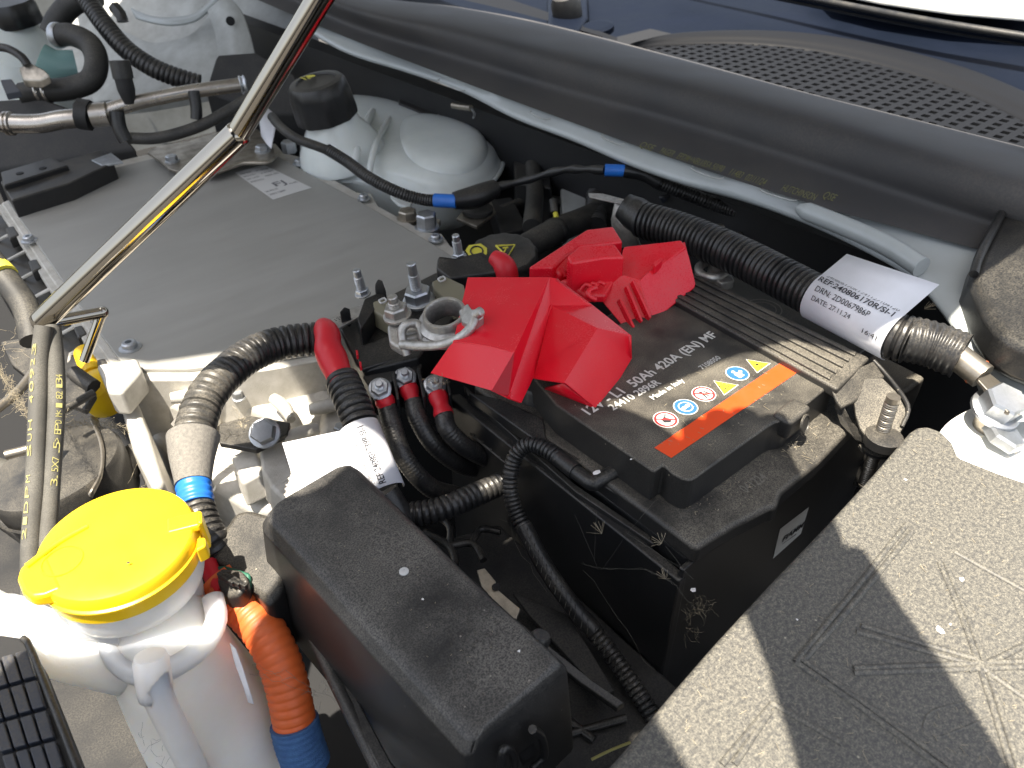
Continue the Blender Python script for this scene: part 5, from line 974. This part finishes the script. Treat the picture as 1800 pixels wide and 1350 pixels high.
figure('body', J, [('pelvis', 'waist'), ('waist', 'chest'), ('chest', 'upper'), ('upper', 'neck'), ('neck', 'skull0'), ('skull0', 'skull'), ('skull', 'crown'), ('upper', 'shl'), ('shl', 'ell'), ('ell', 'wrl'), ('upper', 'shr'), ('shr', 'elr'), ('elr', 'wrr'), ('pelvis', 'hipl'), ('hipl', 'knl'), ('knl', 'anl'), ('anl', 'tol'), ('pelvis', 'hipr'), ('hipr', 'knr'), ('knr', 'anr'), ('anr', 'tor')], 'cloth')
sweep('sleeve', [J['upper'][0], J['shr'][0], (-250, -265, 500), J['elr'][0], sh(1540, 1240, 468), J['wrr'][0], sh(1400, 980, 482)], lambda s, L: 58-22*s/L, 'cloth', pe, step=12)
sweep('sleeve', [J['upper'][0], J['shl'][0], sh(620, 1190, 540), J['ell'][0], sh(40, 1375, 480), J['wrl'][0]], lambda s, L: 64-18*max(0, s/L-.7)*3.3, 'cloth', pe, step=12)
def hand(w_, pdir, side, up_):
    w_, pdir, side = V(w_), V(pdir).normalized(), V(side).normalized(); up_ = pdir.cross(side)
    H = {'w': (w_, (28, 20)), 'p': (w_+pdir*55, (40, 16))}; E = [('w', 'p')]
    for i, (o_, l_) in enumerate(((-24, 58), (-8, 64), (8, 60), (24, 46))):
        b_ = w_+pdir*82+side*o_
        H[f'a{i}'] = (b_, (13, 9)); H[f'b{i}'] = (b_+pdir*l_*.45-up_*8, (12, 8)); H[f'c{i}'] = (b_+pdir*l_*.75-up_*24, (9, 7)); E += [('p', f'a{i}'), (f'a{i}', f'b{i}'), (f'b{i}', f'c{i}')]
    H['t0'] = (w_+pdir*30-side*36, (10, 10)); H['t1'] = (w_+pdir*62-side*50-up_*10, (9, 9)); E += [('w', 't0'), ('t0', 't1')]
    figure('hand', H, E, 'skin', 1)
hand(sh(1430, 1040, 480), V(sh(1300, 800, 500))-V(sh(1430, 1040, 480)), (1, -.5, 0), UP)
hand((-560, -200, 420), (-.8, -.5, -.2), (.3, -.6, .7), UP)
# ================================================================== DEBRIS: spider silk, seeds, petals, flecks
random.seed(11)
rg = random.gauss
def strand(a, b, sag=3, jit=.8, n=9):
    a, b = V(a), V(b); return [a.lerp(b, i/(n-1))+V((rg(0, jit), rg(0, jit), -sag*4*(i/(n-1))*(1-i/(n-1))+rg(0, jit))) for i in range(n)]
def pappus(c, ax_, n=9, L=6, spread=.5):
    ax_ = V(ax_).normalized(); o = []
    for k in range(n):
        d = (ax_+V((rg(0, spread), rg(0, spread), rg(0, spread)))).normalized(); o.append([c, c+d*L*.55, c+d*L+V((rg(0, .4), rg(0, .4), 0))])
    return o
def tangle(c, r, n, L=10):
    o = []
    for k in range(n):
        p = c+V((rg(0, r), rg(0, r), rg(0, r*.4))); d = V((rg(0, 1), rg(0, 1), rg(0, .5))).normalized(); pth = [p]
        for j in range(5): d = (d+V((rg(0, .4), rg(0, .4), rg(0, .4)))).normalized(); pth.append(pth[-1]+d*L/5)
        o.append(pth)
    return o
def web(name, paths, lab, cat, mat='web', r=.11): return fibres(name, paths, mat, r=r, label=lab, cat=cat)
F_ = lambda x, y, yy=-3: WY(x, y, yy)
p0 = [WX(1022, 990, -13), WX(1060, 1000, -13), WX(1132, 1000, -13), WX(1170, 1015, -13), F_(1190, 1030), F_(1212, 1060), F_(1240, 1075)]
ps = []
for a, b in zip(p0, p0[1:]):
    for k in range(3): ps.append(strand(a, b, .5, .35, 6))
for a, b in (((1060, 1000), (1100, 940)), ((1100, 940), (1150, 880)), ((1100, 935), (1200, 1000)), ((1048, 900), (1045, 985)), ((1170, 960), (1218, 1020)), ((1010, 905), (1050, 995))): ps.append(strand(WX(*a, -13), WX(*b, -13), .5, .2, 6))
web('cobweb', ps, 'fine cobweb strung across the dark near corner of the battery tray', 'cobweb', r=.06)
web('seed_fluff', tangle(F_(1228, 1066), 4.2, 46, 9)+tangle(F_(1218, 1110), 3, 14, 9), 'tangle of plant fluff hanging on the cobweb below the battery corner', 'seed fluff', 'fibre', .085)
for (x, y), lab in (((1058, 938), 'fan shaped seed tuft caught on the side of the battery tray'), ((1163, 955), 'small seed tuft just below the near lid corner'), ((1170, 1018), 'small seed tuft caught midway along the cobweb')):
    web('seed_tuft', pappus(WX(x, y, -13), (-.3, .3, 1), 10, 8 if x < 1100 else 6), lab, 'seed tuft', 'fibre', .10)
hl = [W(-10, 640, 8), W(20, 680, 6), W(40, 720, 6), W(75, 735, 10), W(110, 748, 6), W(150, 742, 0), W(190, 745, -8), W(230, 758, -20)]
ps = []
for a, b in zip(hl, hl[1:]):
    for k in range(14): ps.append(strand(a, b, 1, 2.0, 7))
ps += tangle(W(100, 745, 8), 6, 40, 16)+tangle(W(12, 620, 8), 7, 22, 14)+tangle(W(20, 690, 8), 6, 20, 14)
web('plant_fluff', ps, 'dry plant fluff and silk draped over the twin hoses', 'plant fluff', 'fibre', .085)
ps = [strand(W(250, 770, -20), W(262, 830, -40), 1, 1.2), strand(W(262, 830, -40), W(245, 860, -30), 1, 1), strand(W(255, 775, -20), W(225, 850, -30), 1, .3)]
for y in (745, 760, 820, 826): ps.append(strand(W(378, y, -10), W(440+random.random()*30, y+rg(0, 6), -60), 2, .8))
web('cobweb', ps, 'thin dry cobweb strands between the grey cloth tape and the casting', 'cobweb', 'fibre', .1)
ps = []
for k in range(9): ps += pappus(W(418+rg(0, 10), 745+rg(0, 14), -62), (rg(0, 1), rg(0, 1), .6), 5, 5)
web('seed_fluff', ps, 'yellowish seed burrs beside the pale hexagon bolt on the casting', 'seed fluff', 'fibre', .11)
web('cobweb', [strand(WD(445, 1170, 360), WD(520, 1195, 360), 1, .7), strand(WD(450, 1180, 360), WD(560, 1225, 370), 1, .7), strand(WD(440, 1185, 362), WD(500, 1180, 358), 1, .6), strand(WD(500, 1180, 358), WD(590, 1235, 380), 1, .9)]+tangle(WD(560, 1220, 370), 3, 10, 8), 'wispy cobweb stretched over the orange cable', 'cobweb', r=.08)
web('cobweb', tangle(WD(285, 1310, 380), 5, 16, 12)+[strand(WD(230, 1340, 385), WD(290, 1290, 380), 1, .8)], 'greyish cobweb low beside the washer bottle body', 'cobweb', r=.08)
web('cobweb', tangle(W(768, 672, 8), 2.4, 26, 7), 'small cobweb tuft on the lower left corner of the front red cover', 'cobweb', 'fibre', .1)
web('cobweb', [strand(W(1030, 1000, -90), W(1150, 1180, -100), 1, .8), strand(W(880, 905, -60), W(960, 1040, -90), 1, 1)], 'dusty cobwebs low between the fuse box and the battery tray', 'cobweb', r=.08)
web('seed_tuft', pappus(W(1625, 543, 30), (-.2, -.6, 1), 9, 8), 'small dry seed tuft at the corner of the cable label', 'seed tuft', 'fibre', .15)
ps = []
for k in range(70):
    x, y = 1390+rg(0, 32), 772+rg(0, 24); p = W(x, y, -14.4)
    if p.y > 14 or p.y < -6: continue
    ps.append([p, p+V((rg(0, 2), rg(0, 2), .3))])
for k in range(60):
    x, y = 1205+random.random()*120, 905-random.random()*70; p = W(x, y, -14.4); ps.append([p, p+V((rg(0, 1.2), rg(0, 1.2), .3))])
for k in range(110):
    p = W(1160+random.random()*230, 640+random.random()*150, ZT+.5)
    if 20 < p.x < 160 and 30 < p.y < 145: ps.append([p, p+V((rg(0, 1.3), rg(0, 1.3), .1))])
web('chaff', ps, 'scattered straw coloured chaff on the battery lid ledge', 'chaff', 'fibre', .11)
ps = []
for k in range(240):
    p = W(1150+random.random()*640, 760+random.random()*590, .4); a = rg(0, 1.5); l = 1+abs(rg(0, 1.5)); ps.append([p, p+V((math.cos(a)*l, math.sin(a)*l, 0))])
for k in range(60):
    p = W(560+random.random()*340, 880+random.random()*330, .4)
    if -152 < p.x < -115 and 5 < p.y < 150: a = rg(0, 1.5); ps.append([p, p+V((math.cos(a), math.sin(a), 0))])
ps = [q for q in ps if q[0].y < -56+(q[0].x+115)*.077 or (q[0].x < -116 and q[0].y > 2)]
web('chaff', ps, 'scattered pale chaff on the large dusty right cover and fuse box', 'chaff', 'fibre', .10)
def petal(x, y, z, r, lab, p=None):
    c = p if p is not None else W(x, y, z); n = 7
    vs = [c+V((math.cos(k*.9)*r*(1+.3*rg(0, 1)), math.sin(k*.9)*r*(1+.3*rg(0, 1)), .3+.2*random.random())) for k in range(n)]
    tag(mk('petal', vs+[c+V((0, 0, .9))], [[k, (k+1) % n, n] for k in range(n)]+[list(range(n))[::-1]], 'petal'), lab, 'petal')
petal(1652, 1108, 0, 1.7, 'largest white fleck lying on the sunlit part of the right cover'); petal(1670, 1098, 0, .7, 'tiny white fleck beside the largest fleck on the right cover')
petal(1690, 1019, 0, 1.0, 'white fleck high on the sunlit right cover'); petal(1592, 844, 0, .8, 'white fleck near the top edge of the right cover'); petal(1401, 1090, 0, .6, 'tiny white fleck in the shadow on the right cover')
petal(0, 0, 0, 1.4, 'white petal stuck on the cobweb under the battery corner', F_(1219, 1037, -4)); petal(1048, 831, -11, 2.2, 'white dropping on the bend of the vent elbow')
petal(743, 1054, .3, .6, 'tiny white fleck on the dark patch of the fuse box'); petal(912, 1145, .3, .6, 'tiny white fleck near the front end of the fuse box'); petal(1109, 808, ZT, .6, 'tiny white fleck beside the no fire sign on the lid'); petal(226, 990, 14, .9, 'small dark speck on the yellow cap')
bpy.data.objects['petal.010' if 'petal.010' in bpy.data.objects else 'petal'].data.materials[0] = MT['ink'] if 'petal.010' in bpy.data.objects else MT['petal']
